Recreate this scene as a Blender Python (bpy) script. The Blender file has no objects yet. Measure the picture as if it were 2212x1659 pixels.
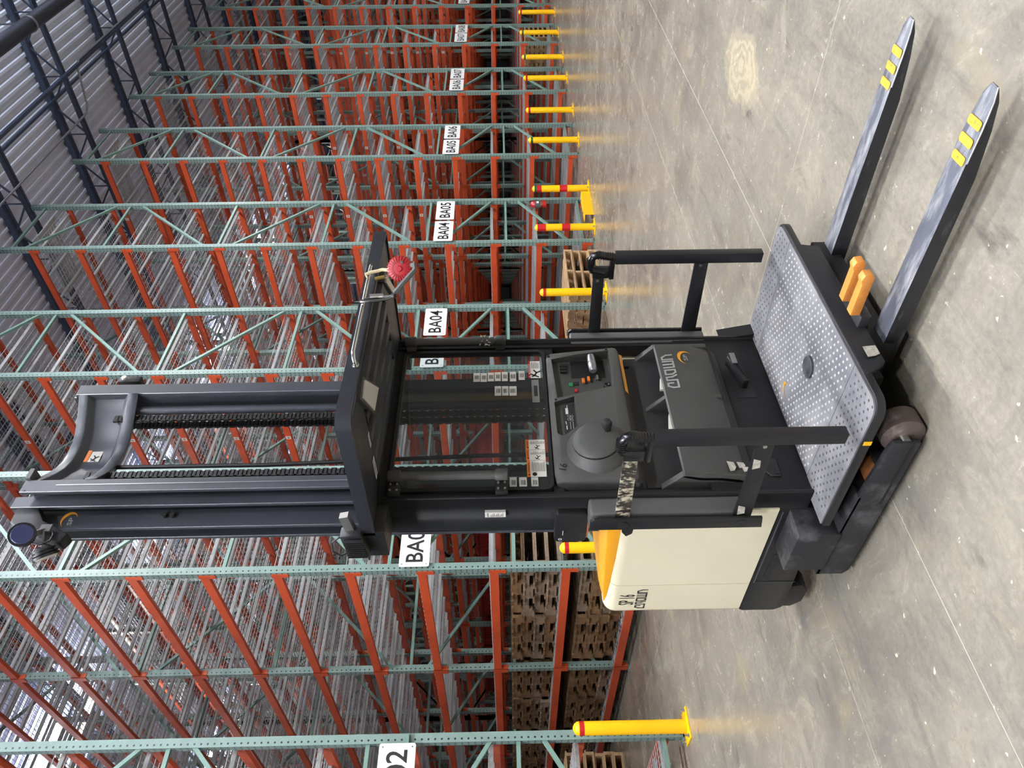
import bpy, bmesh, math, random
from mathutils import Vector, Matrix

random.seed(7)
SC = bpy.context.scene
COL = SC.collection

# ------------------------------------------------------------------ camera (photo is a portrait shot lying on its side: world up = image left)
CAM_LOC = Vector((0.0, -6.5483, 1.5))
YAW, PITCH, ROLL, FPX = 0.80498, 0.010602, 0.016584, 1581.32
_f = Vector((math.sin(YAW) * math.cos(PITCH), math.cos(YAW) * math.cos(PITCH), -math.sin(PITCH)))
_r = Vector((math.cos(YAW), -math.sin(YAW), 0.0))
_d = _f.cross(_r)
_r2 = math.cos(ROLL) * _r + math.sin(ROLL) * _d
_d2 = -math.sin(ROLL) * _r + math.cos(ROLL) * _d
cam_data = bpy.data.cameras.new('camera')
cam_data.sensor_fit = 'HORIZONTAL'
cam_data.sensor_width = 36.0
cam_data.lens = FPX / 2212.0 * 36.0
cam_data.clip_end = 300
cam = bpy.data.objects.new('camera', cam_data)
COL.objects.link(cam)
_m = Matrix((_d2, _r2, -_f)).transposed().to_4x4()
_m.translation = CAM_LOC
cam.matrix_world = _m
SC.camera = cam

# ------------------------------------------------------------------ world, exposure
SC.view_settings.view_transform = 'Standard'
SC.view_settings.look = 'None'
SC.view_settings.gamma = 1.0
SC.view_settings.use_curve_mapping = False
SC.view_settings.exposure = 0.0
SC.cycles.max_bounces = 7
SC.cycles.diffuse_bounces = 3
SC.cycles.glossy_bounces = 3
SC.cycles.transmission_bounces = 4
SC.cycles.transparent_max_bounces = 8
world = bpy.data.worlds.new('hall_ambient')
SC.world = world
world.use_nodes = True
world.node_tree.nodes['Background'].inputs[0].default_value = (0.80, 0.84, 0.92, 1)
world.node_tree.nodes['Background'].inputs[1].default_value = 0.16
LAMP_W = 585.0      # watts of one high-bay lamp


# ------------------------------------------------------------------ helpers: colours and materials
def lin(c):
    return tuple(((x / 255.0) / 12.92 if x / 255.0 <= 0.04045 else ((x / 255.0 + 0.055) / 1.055) ** 2.4) for x in c)


def new_mat(name):
    m = bpy.data.materials.new(name)
    m.use_nodes = True
    nt = m.node_tree
    return m, nt, nt.nodes['Principled BSDF']


def node(nt, typ, **kw):
    n = nt.nodes.new(typ)
    for k, v in kw.items():
        if k.startswith('i_'):
            key = k[2:]
            n.inputs[int(key) if key.isdigit() else key].default_value = v
        else:
            setattr(n, k, v)
    return n


def rgba(c, k=1.0):
    return (min(c[0] * k, 1), min(c[1] * k, 1), min(c[2] * k, 1), 1)


def mixcol(nt, fac, a, b):
    n = nt.nodes.new('ShaderNodeMix')
    n.data_type = 'RGBA'
    for sock, val in ((n.inputs[0], fac), (n.inputs[6], a), (n.inputs[7], b)):
        if hasattr(val, 'is_output'):
            nt.links.new(val, sock)
        else:
            sock.default_value = val
    return n.outputs[2]


def math_n(nt, op, a, b=None, c=None):
    n = nt.nodes.new('ShaderNodeMath')
    n.operation = op
    for i, val in enumerate((a, b, c)):
        if val is None:
            continue
        if hasattr(val, 'is_output'):
            nt.links.new(val, n.inputs[i])
        else:
            n.inputs[i].default_value = val
    return n.outputs[0]


def noise(nt, vec, scale, detail=4.0, rough=0.55, stretch=None, dist=0.0):
    if stretch is not None:
        mp = node(nt, 'ShaderNodeMapping')
        mp.inputs['Scale'].default_value = stretch
        nt.links.new(vec, mp.inputs[0])
        vec = mp.outputs[0]
    n = node(nt, 'ShaderNodeTexNoise')
    n.inputs['Scale'].default_value = scale
    n.inputs['Detail'].default_value = detail
    n.inputs['Roughness'].default_value = rough
    n.inputs['Distortion'].default_value = dist
    nt.links.new(vec, n.inputs['Vector'])
    return n.outputs[0]


def ramp(nt, fac, lo, hi):
    n = node(nt, 'ShaderNodeMapRange')
    n.inputs['From Min'].default_value = lo
    n.inputs['From Max'].default_value = hi
    nt.links.new(fac, n.inputs[0])
    return n.outputs[0]


MATS = {}


def paint(name, col, rough=0.5, metal=0.0, var=0.08, scale=9.0, wear=None, wear_lo=0.62, wear_hi=0.72, wear_scale=14.0,
          stretch=None, bump=0.0, bump_scale=120.0, coat=0.0, spec=0.5):
    """Plain procedural finish: base colour with slight mottling, an optional worn/scuffed second colour, fine relief."""
    m, nt, b = new_mat(name)
    tc = node(nt, 'ShaderNodeTexCoord').outputs['Object']
    c = lin(col)
    n1 = noise(nt, tc, scale)
    base = mixcol(nt, ramp(nt, n1, 0.3, 0.7), rgba(c, 1 - var), rgba(c, 1 + var))
    rg = None
    if wear is not None:
        n2 = noise(nt, tc, wear_scale, 6.0, 0.65, stretch)
        mask = ramp(nt, n2, wear_lo, wear_hi)
        base = mixcol(nt, mask, base, rgba(lin(wear)))
    nt.links.new(base, b.inputs['Base Color'])
    b.inputs['Roughness'].default_value = rough
    b.inputs['Metallic'].default_value = metal
    b.inputs['Specular IOR Level'].default_value = spec
    if coat:
        b.inputs['Coat Weight'].default_value = coat
        b.inputs['Coat Roughness'].default_value = 0.12
    if bump:
        bn = node(nt, 'ShaderNodeBump')
        bn.inputs['Strength'].default_value = bump
        bn.inputs['Distance'].default_value = 0.01
        nt.links.new(noise(nt, tc, bump_scale, 2.0), bn.inputs['Height'])
        nt.links.new(bn.outputs[0], b.inputs['Normal'])
    MATS[name] = m
    return m


def emit(name, col, strength):
    m, nt, b = new_mat(name)
    b.inputs['Base Color'].default_value = rgba(lin(col))
    b.inputs['Emission Color'].default_value = rgba(lin(col))
    b.inputs['Emission Strength'].default_value = strength
    MATS[name] = m
    return m


def glass_mat(name, tint, gloss=0.06):
    m, nt, b = new_mat(name)
    nt.nodes.remove(b)
    out = nt.nodes['Material Output']
    tr = node(nt, 'ShaderNodeBsdfTransparent')
    tr.inputs[0].default_value = rgba(tint)
    gl = node(nt, 'ShaderNodeBsdfGlossy')
    gl.inputs['Roughness'].default_value = 0.02
    lw = node(nt, 'ShaderNodeLayerWeight')
    fr = math_n(nt, 'ADD', 0.035, math_n(nt, 'MULTIPLY', 0.96, math_n(nt, 'POWER', lw.outputs['Facing'], 5.0)))
    mx = node(nt, 'ShaderNodeMixShader')
    nt.links.new(fr, mx.inputs[0])
    nt.links.new(tr.outputs[0], mx.inputs[1])
    nt.links.new(gl.outputs[0], mx.inputs[2])
    df = node(nt, 'ShaderNodeBsdfDiffuse')
    df.inputs[0].default_value = (0.5, 0.5, 0.5, 1)
    mx2 = node(nt, 'ShaderNodeMixShader')
    mx2.inputs[0].default_value = gloss * 0.6     # thin film of dust on the pane
    nt.links.new(mx.outputs[0], mx2.inputs[1])
    nt.links.new(df.outputs[0], mx2.inputs[2])
    nt.links.new(mx2.outputs[0], out.inputs[0])
    MATS[name] = m
    return m


def concrete_floor():
    m, nt, b = new_mat('polished_concrete')
    tc = node(nt, 'ShaderNodeTexCoord').outputs['Object']
    big = noise(nt, tc, 0.55, 5, 0.6)
    mid = noise(nt, tc, 2.6, 10, 0.7, None, 0.9)
    fine = noise(nt, tc, 34.0, 4, 0.7)
    streak = noise(nt, tc, 1.3, 9, 0.68, (1.1, 6.0, 1.0), 0.7)
    col = mixcol(nt, ramp(nt, big, 0.32, 0.68), rgba(lin((108, 105, 98))), rgba(lin((148, 143, 130))))
    col = mixcol(nt, math_n(nt, 'MULTIPLY', ramp(nt, mid, 0.45, 0.75), 0.75), col, rgba(lin((168, 161, 143))))
    col = mixcol(nt, math_n(nt, 'MULTIPLY', ramp(nt, streak, 0.52, 0.75), 0.65), col, rgba(lin((94, 90, 84))))
    col = mixcol(nt, math_n(nt, 'MULTIPLY', ramp(nt, fine, 0.35, 0.7), 0.4), col, rgba(lin((92, 87, 77))))
    # ochre stains
    och = noise(nt, tc, 1.9, 4, 0.6, None, 0.3)
    col = mixcol(nt, math_n(nt, 'MULTIPLY', ramp(nt, och, 0.60, 0.78), 0.5), col, rgba(lin((158, 143, 108))))
    # dark tyre smudges
    dk = noise(nt, tc, 3.1, 5, 0.55, (0.8, 2.4, 1.0))
    col = mixcol(nt, math_n(nt, 'MULTIPLY', ramp(nt, dk, 0.63, 0.74), 0.75), col, rgba(lin((78, 74, 69))))
    # pale scrapes and specks
    sc = noise(nt, tc, 6.0, 8, 0.72, (1.0, 6.5, 1.0))
    col = mixcol(nt, math_n(nt, 'MULTIPLY', ramp(nt, sc, 0.63, 0.72), 0.45), col, rgba(lin((196, 191, 178))))
    sc2 = noise(nt, tc, 8.0, 7, 0.7, (9.0, 1.0, 1.0))
    col = mixcol(nt, math_n(nt, 'MULTIPLY', ramp(nt, sc2, 0.68, 0.73), 0.45), col, rgba(lin((205, 199, 184))))
    sp = noise(nt, tc, 26.0, 3, 0.5)
    col = mixcol(nt, math_n(nt, 'MULTIPLY', ramp(nt, sp, 0.69, 0.73), 0.75), col, rgba(lin((214, 207, 188))))
    # dried puddle ring beside the forks
    sx = node(nt, 'ShaderNodeSeparateXYZ')
    nt.links.new(tc, sx.inputs[0])
    wob = math_n(nt, 'MULTIPLY', math_n(nt, 'SUBTRACT', noise(nt, tc, 5.0, 5, 0.6), 0.5), 0.5)
    dx = math_n(nt, 'SUBTRACT', sx.outputs[0], 4.58)
    dy = math_n(nt, 'SUBTRACT', sx.outputs[1], -4.80)
    dist = math_n(nt, 'ADD', math_n(nt, 'SQRT', math_n(nt, 'ADD', math_n(nt, 'POWER', math_n(nt, 'ABSOLUTE', dx), 2.0),
                                                       math_n(nt, 'MULTIPLY', math_n(nt, 'POWER', math_n(nt, 'ABSOLUTE', dy), 2.0), 3.0))), wob)
    ring = math_n(nt, 'SINE', math_n(nt, 'MULTIPLY', dist, 55.0))
    inside = ramp(nt, dist, 0.40, 0.30)
    col = mixcol(nt, math_n(nt, 'MULTIPLY', inside, math_n(nt, 'ADD', 0.55, math_n(nt, 'MULTIPLY', ring, 0.22))), col, rgba(lin((186, 176, 148))))
    nt.links.new(col, b.inputs['Base Color'])
    rg = ramp(nt, mid, 0.2, 0.9)
    rr = node(nt, 'ShaderNodeMapRange')
    rr.inputs['To Min'].default_value = 0.17
    rr.inputs['To Max'].default_value = 0.36
    nt.links.new(rg, rr.inputs[0])
    nt.links.new(rr.outputs[0], b.inputs['Roughness'])
    b.inputs['Specular IOR Level'].default_value = 0.5
    bn = node(nt, 'ShaderNodeBump')
    bn.inputs['Strength'].default_value = 0.12
    bn.inputs['Distance'].default_value = 0.004
    nt.links.new(noise(nt, tc, 18.0, 5), bn.inputs['Height'])
    nt.links.new(bn.outputs[0], b.inputs['Normal'])
    MATS['floor'] = m
    return m


def post_steel():
    """Green rack post: punched holes are flat dark dots on the painted steel."""
    m, nt, b = new_mat('green_punched_steel')
    tcn = node(nt, 'ShaderNodeTexCoord')
    tc = tcn.outputs['Object']
    sx = node(nt, 'ShaderNodeSeparateXYZ')
    nt.links.new(tc, sx.inputs[0])
    x, y, z = sx.outputs
    nn = node(nt, 'ShaderNodeSeparateXYZ')
    nt.links.new(tcn.outputs['Normal'], nn.inputs[0])
    dz = math_n(nt, 'SUBTRACT', math_n(nt, 'MODULO', z, 0.05715), 0.0286)
    dz2 = math_n(nt, 'MULTIPLY', dz, dz)
    d1 = math_n(nt, 'SQRT', math_n(nt, 'ADD', dz2, math_n(nt, 'POWER', math_n(nt, 'ABSOLUTE', math_n(nt, 'SUBTRACT', x, -0.012)), 2.0)))
    h1 = math_n(nt, 'MULTIPLY', math_n(nt, 'LESS_THAN', d1, 0.009), math_n(nt, 'GREATER_THAN', math_n(nt, 'ABSOLUTE', nn.outputs[1]), 0.6))
    yy = math_n(nt, 'SUBTRACT', math_n(nt, 'ABSOLUTE', math_n(nt, 'SUBTRACT', y, 0.0375)), 0.017)
    d2 = math_n(nt, 'SQRT', math_n(nt, 'ADD', dz2, math_n(nt, 'POWER', math_n(nt, 'ABSOLUTE', yy), 2.0)))
    h2 = math_n(nt, 'MULTIPLY', math_n(nt, 'LESS_THAN', d2, 0.0085), math_n(nt, 'GREATER_THAN', math_n(nt, 'ABSOLUTE', nn.outputs[0]), 0.6))
    hole = math_n(nt, 'MAXIMUM', h1, h2)
    c = lin((118, 141, 135))
    base = mixcol(nt, ramp(nt, noise(nt, tc, 6.0), 0.3, 0.7), rgba(c, 0.9), rgba(c, 1.1))
    base = mixcol(nt, hole, base, (0.01, 0.013, 0.013, 1))
    nt.links.new(base, b.inputs['Base Color'])
    b.inputs['Roughness'].default_value = 0.38
    MATS['post'] = m
    return m


concrete_floor()
post_steel()
paint('joint', (196, 190, 176), 0.7)
paint('brace', (112, 142, 133), 0.38, var=0.06)
paint('beam', (193, 78, 41), 0.42, var=0.06, scale=5)
paint('wire', (170, 173, 176), 0.42, metal=0.15, var=0.08)
paint('deck_support', (184, 188, 192), 0.4, metal=0.1, var=0.08)
paint('label_white', (232, 232, 228), 0.5, var=0.02)
paint('sign_white', (236, 238, 240), 0.35, var=0.01)
paint('ink', (22, 22, 24), 0.5, var=0.02)
paint('bollard_yellow', (250, 192, 12), 0.35, var=0.05, scale=4, wear=(120, 92, 20), wear_lo=0.70, wear_hi=0.76, wear_scale=11)
paint('tape_red', (186, 22, 30), 0.4, var=0.05)
paint('tape_green', (24, 84, 62), 0.4, var=0.05)
paint('bolt_steel', (186, 186, 182), 0.3, metal=0.9, var=0.08)
paint('chrome', (200, 200, 196), 0.16, metal=1.0, var=0.05)
paint('wood_pale', (176, 148, 112), 0.75, var=0.2, scale=3, wear=(120, 92, 62), wear_lo=0.5, wear_hi=0.75, wear_scale=3, stretch=(1.0, 14.0, 14.0))
paint('wood_shade_brown', (124, 96, 64), 0.8, var=0.3, scale=2, wear=(86, 64, 42), wear_lo=0.48, wear_hi=0.7, wear_scale=3, stretch=(8.0, 2.0, 10.0))  # brown darkened to carry the shade inside the rack
paint('wood_grey', (128, 110, 90), 0.8, var=0.25, scale=2, wear=(84, 70, 56), wear_lo=0.5, wear_hi=0.7, wear_scale=3, stretch=(8.0, 2.0, 10.0))
paint('red_plastic', (112, 12, 16), 0.5, var=0.12)
paint('roof_deck', (222, 228, 246), 0.6, var=0.06, scale=1)
paint('joist', (66, 76, 98), 0.6, var=0.1)
paint('conduit', (150, 152, 160), 0.4, metal=0.5)
paint('duct', (42, 44, 54), 0.5, var=0.1)
paint('wall_panel', (176, 178, 182), 0.7, var=0.04, scale=1)
paint('lamp_housing', (210, 212, 214), 0.5)
emit('lamp_lens', (255, 252, 244), 14.0)
# order picker finishes
paint('black_paint', (27, 28, 29), 0.42, var=0.15, scale=5, wear=(70, 70, 70), wear_lo=0.74, wear_hi=0.8, wear_scale=9)
paint('black_matte', (17, 17, 18), 0.6, var=0.12, scale=6)
paint('mast_black', (60, 63, 69), 0.4, var=0.1, scale=3)
paint('guard_black', (36, 38, 43), 0.42, var=0.1, scale=4)
paint('console_grey', (69, 69, 65), 0.55, var=0.05, scale=8, bump=0.12, bump_scale=420)
paint('console_dark', (46, 46, 45), 0.6, var=0.06, bump=0.1, bump_scale=420)
paint('pad_grey', (86, 86, 84), 0.5, var=0.05)
paint('cream', (238, 231, 202), 0.33, var=0.025, scale=4, coat=0.25, wear=(190, 182, 160), wear_lo=0.76, wear_hi=0.8, wear_scale=12)
paint('hood_yellow', (250, 174, 40), 0.28, var=0.03, coat=0.3)
paint('mat_rubber', (104, 104, 106), 0.72, var=0.25, scale=3.2, wear=(152, 152, 153), wear_lo=0.44, wear_hi=0.76, wear_scale=4.5, bump=0.15, bump_scale=260)
paint('mat_dot', (182, 184, 184), 0.6, var=0.1)
paint('mat_pit', (62, 62, 64), 0.7, var=0.1)
paint('rubber', (26, 26, 27), 0.55, var=0.1)
paint('grip_black', (22, 22, 23), 0.25, var=0.1, coat=0.3)
paint('fork_steel', (84, 87, 95), 0.45, metal=0.2, var=0.25, scale=6, wear=(164, 166, 170), wear_lo=0.46, wear_hi=0.72, wear_scale=6, stretch=(5.0, 1.0, 5.0))
paint('fork_side', (30, 31, 33), 0.42, var=0.25, scale=6, wear=(96, 96, 98), wear_lo=0.6, wear_hi=0.75, wear_scale=8, stretch=(1, 1, 4))
paint('fork_edge', (150, 152, 156), 0.35, metal=0.7)
paint('orange_patch', (240, 166, 48), 0.5, var=0.12, scale=20, wear=(170, 116, 50), wear_lo=0.52, wear_hi=0.66, wear_scale=60)
paint('orange_peg', (204, 132, 58), 0.55, var=0.14, scale=14, wear=(120, 70, 26), wear_lo=0.64, wear_hi=0.72, wear_scale=40)
paint('orange_trim', (238, 160, 36), 0.4, var=0.03)
paint('wheel_brown', (92, 80, 74), 0.4, var=0.2, scale=12, wear=(142, 134, 130), wear_lo=0.56, wear_hi=0.7, wear_scale=9)
paint('roller_orange', (168, 106, 62), 0.55, var=0.2, scale=18)
paint('logo_silver', (178, 178, 176), 0.35, metal=0.2)
paint('logo_grey', (78, 80, 80), 0.5)
paint('lens_white', (206, 204, 194), 0.3, var=0.05)
paint('lens_blue', (64, 68, 104), 0.16, var=0.1, coat=0.6)
paint('reel_red', (164, 32, 40), 0.38, var=0.06)
paint('webbing', (196, 184, 150), 0.8, var=0.15)
paint('brass', (196, 168, 96), 0.3, metal=0.8)
paint('webbing_grey', (92, 96, 94), 0.7, var=0.12)
paint('warn_orange', (238, 128, 34), 0.5, var=0.02)
paint('danger_red', (190, 30, 44), 0.5, var=0.02)
paint('tape_clear', (120, 122, 122), 0.3, var=0.15)
paint('tape_worn', (46, 44, 40), 0.35, var=0.3, scale=20, wear=(204, 196, 172), wear_lo=0.50, wear_hi=0.60, wear_scale=24, stretch=(1.0, 2.2, 1.0))
paint('button_green', (40, 150, 84), 0.4)
paint('paper', (236, 234, 226), 0.7, var=0.02)
paint('scrape', (186, 182, 170), 0.6, var=0.3, scale=60)
paint('black_dusty', (34, 35, 36), 0.6, var=0.12, scale=5, wear=(104, 104, 103), wear_lo=0.5, wear_hi=0.8, wear_scale=7)
paint('extinguisher_red', (176, 30, 34), 0.3, var=0.05, coat=0.3)
paint('hose_black', (26, 26, 28), 0.5)
glass_mat('windshield_glass', (0.80, 0.84, 0.84), 0.08)
glass_mat('clear_cover', (0.9, 0.92, 0.92), 0.05)


# ------------------------------------------------------------------ helpers: meshes
class MB:
    def __init__(self):
        self.v, self.f, self.m = [], [], []

    def face(self, idx, m=0):
        self.f.append(tuple(idx))
        self.m.append(m)

    def hexa(self, p, m=0):
        """8 points: bottom ring 0-3 counter-clockwise seen from above, top ring 4-7."""
        o = len(self.v)
        self.v += [tuple(q) for q in p]
        for q in ((3, 2, 1, 0), (4, 5, 6, 7), (0, 1, 5, 4), (1, 2, 6, 5), (2, 3, 7, 6), (3, 0, 4, 7)):
            self.face([o + i for i in q], m)
        return self

    def box(self, x0, x1, y0, y1, z0, z1, m=0):
        return self.hexa([(x0, y0, z0), (x1, y0, z0), (x1, y1, z0), (x0, y1, z0),
                          (x0, y0, z1), (x1, y0, z1), (x1, y1, z1), (x0, y1, z1)], m)

    def bar(self, p, q, w, h, up=(0, 0, 1), m=0):
        """Rectangular bar from p to q, w across, h along 'up'."""
        p, q = Vector(p), Vector(q)
        d = (q - p).normalized()
        u = Vector(up)
        s = d.cross(u)
        if s.length < 1e-6:
            s = d.cross(Vector((1, 0, 0)))
        s.normalize()
        u = s.cross(d).normalized()
        s, u = s * w / 2, u * h / 2
        return self.hexa([p - s - u, p + s - u, q + s - u, q - s - u, p - s + u, p + s + u, q + s + u, q - s + u], m)

    def prism(self, pts, ext, m=0):
        """Planar polygon (3D points) extruded by vector ext."""
        o, n = len(self.v), len(pts)
        e = Vector(ext)
        self.v += [tuple(p) for p in pts] + [tuple(Vector(p) + e) for p in pts]
        nrm = Vector((0, 0, 0))
        for i in range(n):
            a, b = Vector(pts[i]), Vector(pts[(i + 1) % n])
            nrm += a.cross(b)
        flip = nrm.dot(e) > 0
        base, top = list(range(n)), list(range(n, 2 * n))
        if flip:
            base = base[::-1]
        else:
            top = top[::-1]
        self.face([o + i for i in base], m)
        self.face([o + i for i in top], m)
        for i in range(n):
            j = (i + 1) % n
            q = (i, j, n + j, n + i) if flip else (j, i, n + i, n + j)
            self.face([o + k for k in q], m)
        return self

    def loft(self, rings, m=0, caps=True, closed=True):
        o, n = len(self.v), len(rings[0])
        for r in rings:
            self.v += [tuple(p) for p in r]
        for k in range(len(rings) - 1):
            for i in range(n if closed else n - 1):
                j = (i + 1) % n
                self.face((o + k * n + i, o + k * n + j, o + (k + 1) * n + j, o + (k + 1) * n + i), m)
        if caps:
            self.face([o + i for i in range(n)][::-1], m)
            self.face([o + (len(rings) - 1) * n + i for i in range(n)], m)
        return self

    def cyl(self, p, q, r0, r1=None, n=16, m=0, caps=True):
        r1 = r0 if r1 is None else r1
        return self.lathe(p, q, [(0, r0), (1, r1)], n, m, caps)

    def lathe(self, p, q, prof, n=16, m=0, caps=True):
        """Profile of (t along p->q, radius)."""
        p, q = Vector(p), Vector(q)
        d = q - p
        a = d.normalized().orthogonal().normalized()
        b = d.normalized().cross(a)
        rings = []
        for t, r in prof:
            rings.append([p + d * t + a * (r * math.cos(2 * math.pi * i / n)) + b * (r * math.sin(2 * math.pi * i / n)) for i in range(n)])
        return self.loft(rings, m, caps)

    def tube(self, pts, r, n=10, m=0):
        pts = [Vector(p) for p in pts]
        rings = []
        ref = None
        for i, p in enumerate(pts):
            t = (pts[min(i + 1, len(pts) - 1)] - pts[max(i - 1, 0)]).normalized()
            if ref is None:
                ref = t.orthogonal().normalized()
            a = (ref - t * ref.dot(t)).normalized()
            ref = a
            b = t.cross(a)
            rings.append([p + a * (r * math.cos(2 * math.pi * k / n)) + b * (r * math.sin(2 * math.pi * k / n)) for k in range(n)])
        return self.loft(rings, m)

    def ribbon(self, pts, w, org, rt, up, closed=False, m=0, lift=0.0):
        """Flat stroke lettering in the plane org + s*rt + t*up (square caps)."""
        org, rt, up = Vector(org), Vector(rt), Vector(up)
        n = len(pts)
        for i in range(n if closed else n - 1):
            a, b = Vector(pts[i]), Vector(pts[(i + 1) % n])
            d = (b - a).normalized()
            s = Vector((-d.y, d.x)) * w / 2
            a2, b2 = a - d * w / 2, b + d * w / 2
            o = len(self.v)
            for q in (a2 - s, b2 - s, b2 + s, a2 + s):
                self.v.append(tuple(org + rt * q.x + up * q.y))
            self.face((o, o + 1, o + 2, o + 3), m)
        return self

    def flat(self, pts, m=0):
        o = len(self.v)
        self.v += [tuple(p) for p in pts]
        self.face(range(o, o + len(pts)), m)
        return self

    def text(self, s, org, rt, up, width=None, height=None, m=0, centre=True):
        vs, fs, (w, h) = TEXT[s]
        sx = (width / w) if width else (height / h)
        sy = (height / h) if height else (width / w)
        org, rt, up = Vector(org), Vector(rt), Vector(up)
        o = len(self.v)
        for x, y in vs:
            if centre:
                x, y = x - w / 2, y - h / 2
            self.v.append(tuple(org + rt * (x * sx) + up * (y * sy)))
        for f in fs:
            self.face([o + i for i in f], m)
        return self

    def mesh(self, name, mats, off=(0, 0, 0), bevel=0.0, seg=2, smooth=False, angle=40):
        me = bpy.data.meshes.new(name)
        off = Vector(off)
        me.from_pydata([tuple(Vector(p) - off) for p in self.v], [], self.f)
        for mm in (mats if isinstance(mats, (list, tuple)) else [mats]):
            me.materials.append(MATS[mm])
        me.polygons.foreach_set('material_index', self.m)
        if bevel:
            bm = bmesh.new()
            bm.from_mesh(me)
            bmesh.ops.remove_doubles(bm, verts=bm.verts, dist=1e-5)
            ed = [e for e in bm.edges if len(e.link_faces) == 2 and e.calc_face_angle(0) > math.radians(30)]
            bmesh.ops.bevel(bm, geom=ed, offset=bevel, segments=seg, affect='EDGES', clamp_overlap=True, profile=0.5)
            bm.to_mesh(me)
            bm.free()
        if smooth or bevel:
            me.polygons.foreach_set('use_smooth', [True] * len(me.polygons))
            me.set_sharp_from_angle(angle=math.radians(angle))
        me.update()
        return me

    def build(self, name, mats, parent=None, loc=None, **kw):
        off = wloc(parent) if parent else Vector(loc or (0, 0, 0))
        o = bpy.data.objects.new(name, self.mesh(name, mats, off, **kw))
        COL.objects.link(o)
        if parent:
            o.parent = parent
        elif loc:
            o.location = loc
        return o


def wloc(o):
    v = Vector((0, 0, 0))
    while o is not None:
        v += o.location
        o = o.parent
    return v


def tag(o, label=None, cat=None, group=None, kind=None):
    for k, v in (('label', label), ('category', cat), ('group', group), ('kind', kind)):
        if v:
            o[k] = v
    return o


def empty(name, loc, label=None, cat=None, group=None):
    o = bpy.data.objects.new(name, None)
    o.empty_display_size = 0.1
    COL.objects.link(o)
    o.location = loc
    return tag(o, label, cat, group)


def inst(name, me, parent, loc=(0, 0, 0), rotz=0.0):
    o = bpy.data.objects.new(name, me)
    COL.objects.link(o)
    o.parent = parent
    o.location = loc
    if rotz:
        o.rotation_euler = (0, 0, rotz)
    return o


def copy_tree(o, parent=None):
    c = o.copy()
    COL.objects.link(c)
    c.parent = parent
    for ch in o.children:
        copy_tree(ch, c)
    return c


def rrect(x0, x1, y0, y1, r, n=4):
    """Rounded rectangle outline (counter-clockwise)."""
    pts = []
    for cx, cy, a0 in ((x1 - r, y1 - r, 0), (x0 + r, y1 - r, 90), (x0 + r, y0 + r, 180), (x1 - r, y0 + r, 270)):
        for i in range(n + 1):
            a = math.radians(a0 + 90 * i / n)
            pts.append((cx + r * math.cos(a), cy + r * math.sin(a)))
    return pts


# ------------------------------------------------------------------ lettering outlines, made once from the built-in font
TEXT = {}


def make_texts(strings):
    obs = []
    for s in strings:
        cu = bpy.data.curves.new('lettering', 'FONT')
        cu.body = s
        cu.size = 1.0
        cu.offset = 0.012
        cu.resolution_u = 3
        o = bpy.data.objects.new('lettering', cu)
        COL.objects.link(o)
        obs.append((s, o))
    dg = bpy.context.evaluated_depsgraph_get()
    dg.update()
    for s, o in obs:
        me = bpy.data.meshes.new_from_object(o.evaluated_get(dg))
        xs = [v.co.x for v in me.vertices]
        ys = [v.co.y for v in me.vertices]
        x0, y0 = min(xs), min(ys)
        TEXT[s] = ([(v.co.x - x0, v.co.y - y0) for v in me.vertices], [list(p.vertices) for p in me.polygons], (max(xs) - x0, max(ys) - y0))
        bpy.data.meshes.remove(me)
        cu = o.data
        bpy.data.objects.remove(o)
        bpy.data.curves.remove(cu)


make_texts(['BA0%d' % i for i in range(1, 10)] + ['SP 16', 'SP', '16', 'WARNING', 'DANGER', '0', 'CROWN'])


# ================================================================== THE SETTING
def structure(o):
    o['kind'] = 'structure'
    return o


floor = structure(MB().box(-40, 75, -32, 45, -0.20, -0.0008).build('floor', 'joint'))
_xs = [-40, -11.2, -3.9, 3.447, 10.8, 18.1, 25.4, 75]
_ys = [-32, -9.2, -4.245, -3.348, 1.9, 9.5, 45]
for i in range(len(_xs) - 1):
    for j in range(len(_ys) - 1):
        g = 0.0022
        MB().box(_xs[i] + g, _xs[i + 1] - g, _ys[j] + g, _ys[j + 1] - g, -0.10, 0.0).build('slab', 'floor', floor)

# corrugated roof deck, ribs along X
ZC = 11.0
mb = MB()
y, pts = -26.0, []
while y < 45:
    for dy, z in ((0, 0.0), (0.055, 0.0), (0.085, 0.05), (0.17, 0.05)):
        pts.append((y + dy, ZC + z))
    y += 0.2
o = len(mb.v)
for (yy, zz) in pts:
    mb.v += [(-20, yy, zz), (70, yy, zz)]
for i in range(len(pts) - 1):
    mb.face((2 * i, 2 * i + 1, 2 * i + 3, 2 * i + 2))
ceiling = structure(mb.build('ceiling', 'roof_deck'))

# open-web roof joists along Y
JT = MB().box(-0.09, -0.012, -26, 44, ZC - 0.11, ZC - 0.005).box(0.012, 0.09, -26, 44, ZC - 0.11, ZC - 0.005)
JB = MB().box(-0.07, -0.012, -26, 44, ZC - 0.56, ZC - 0.50).box(0.012, 0.07, -26, 44, ZC - 0.56, ZC - 0.50)
JW = MB()
y, up = -25.5, True
while y < 43.5:
    a, b = (ZC - 0.52, ZC - 0.06) if up else (ZC - 0.06, ZC - 0.52)
    JW.bar((0, y, a), (0, y + 0.62, b), 0.03, 0.03)
    if not up:
        JW.bar((0, y + 0.62, ZC - 0.52), (0, y + 0.62, ZC - 0.06), 0.022, 0.022, up=(1, 0, 0))
    y += 0.62
    up = not up
jt, jb, jw = JT.mesh('top_chord', 'joist'), JB.mesh('bottom_chord', 'joist'), JW.mesh('web', 'joist')
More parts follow.
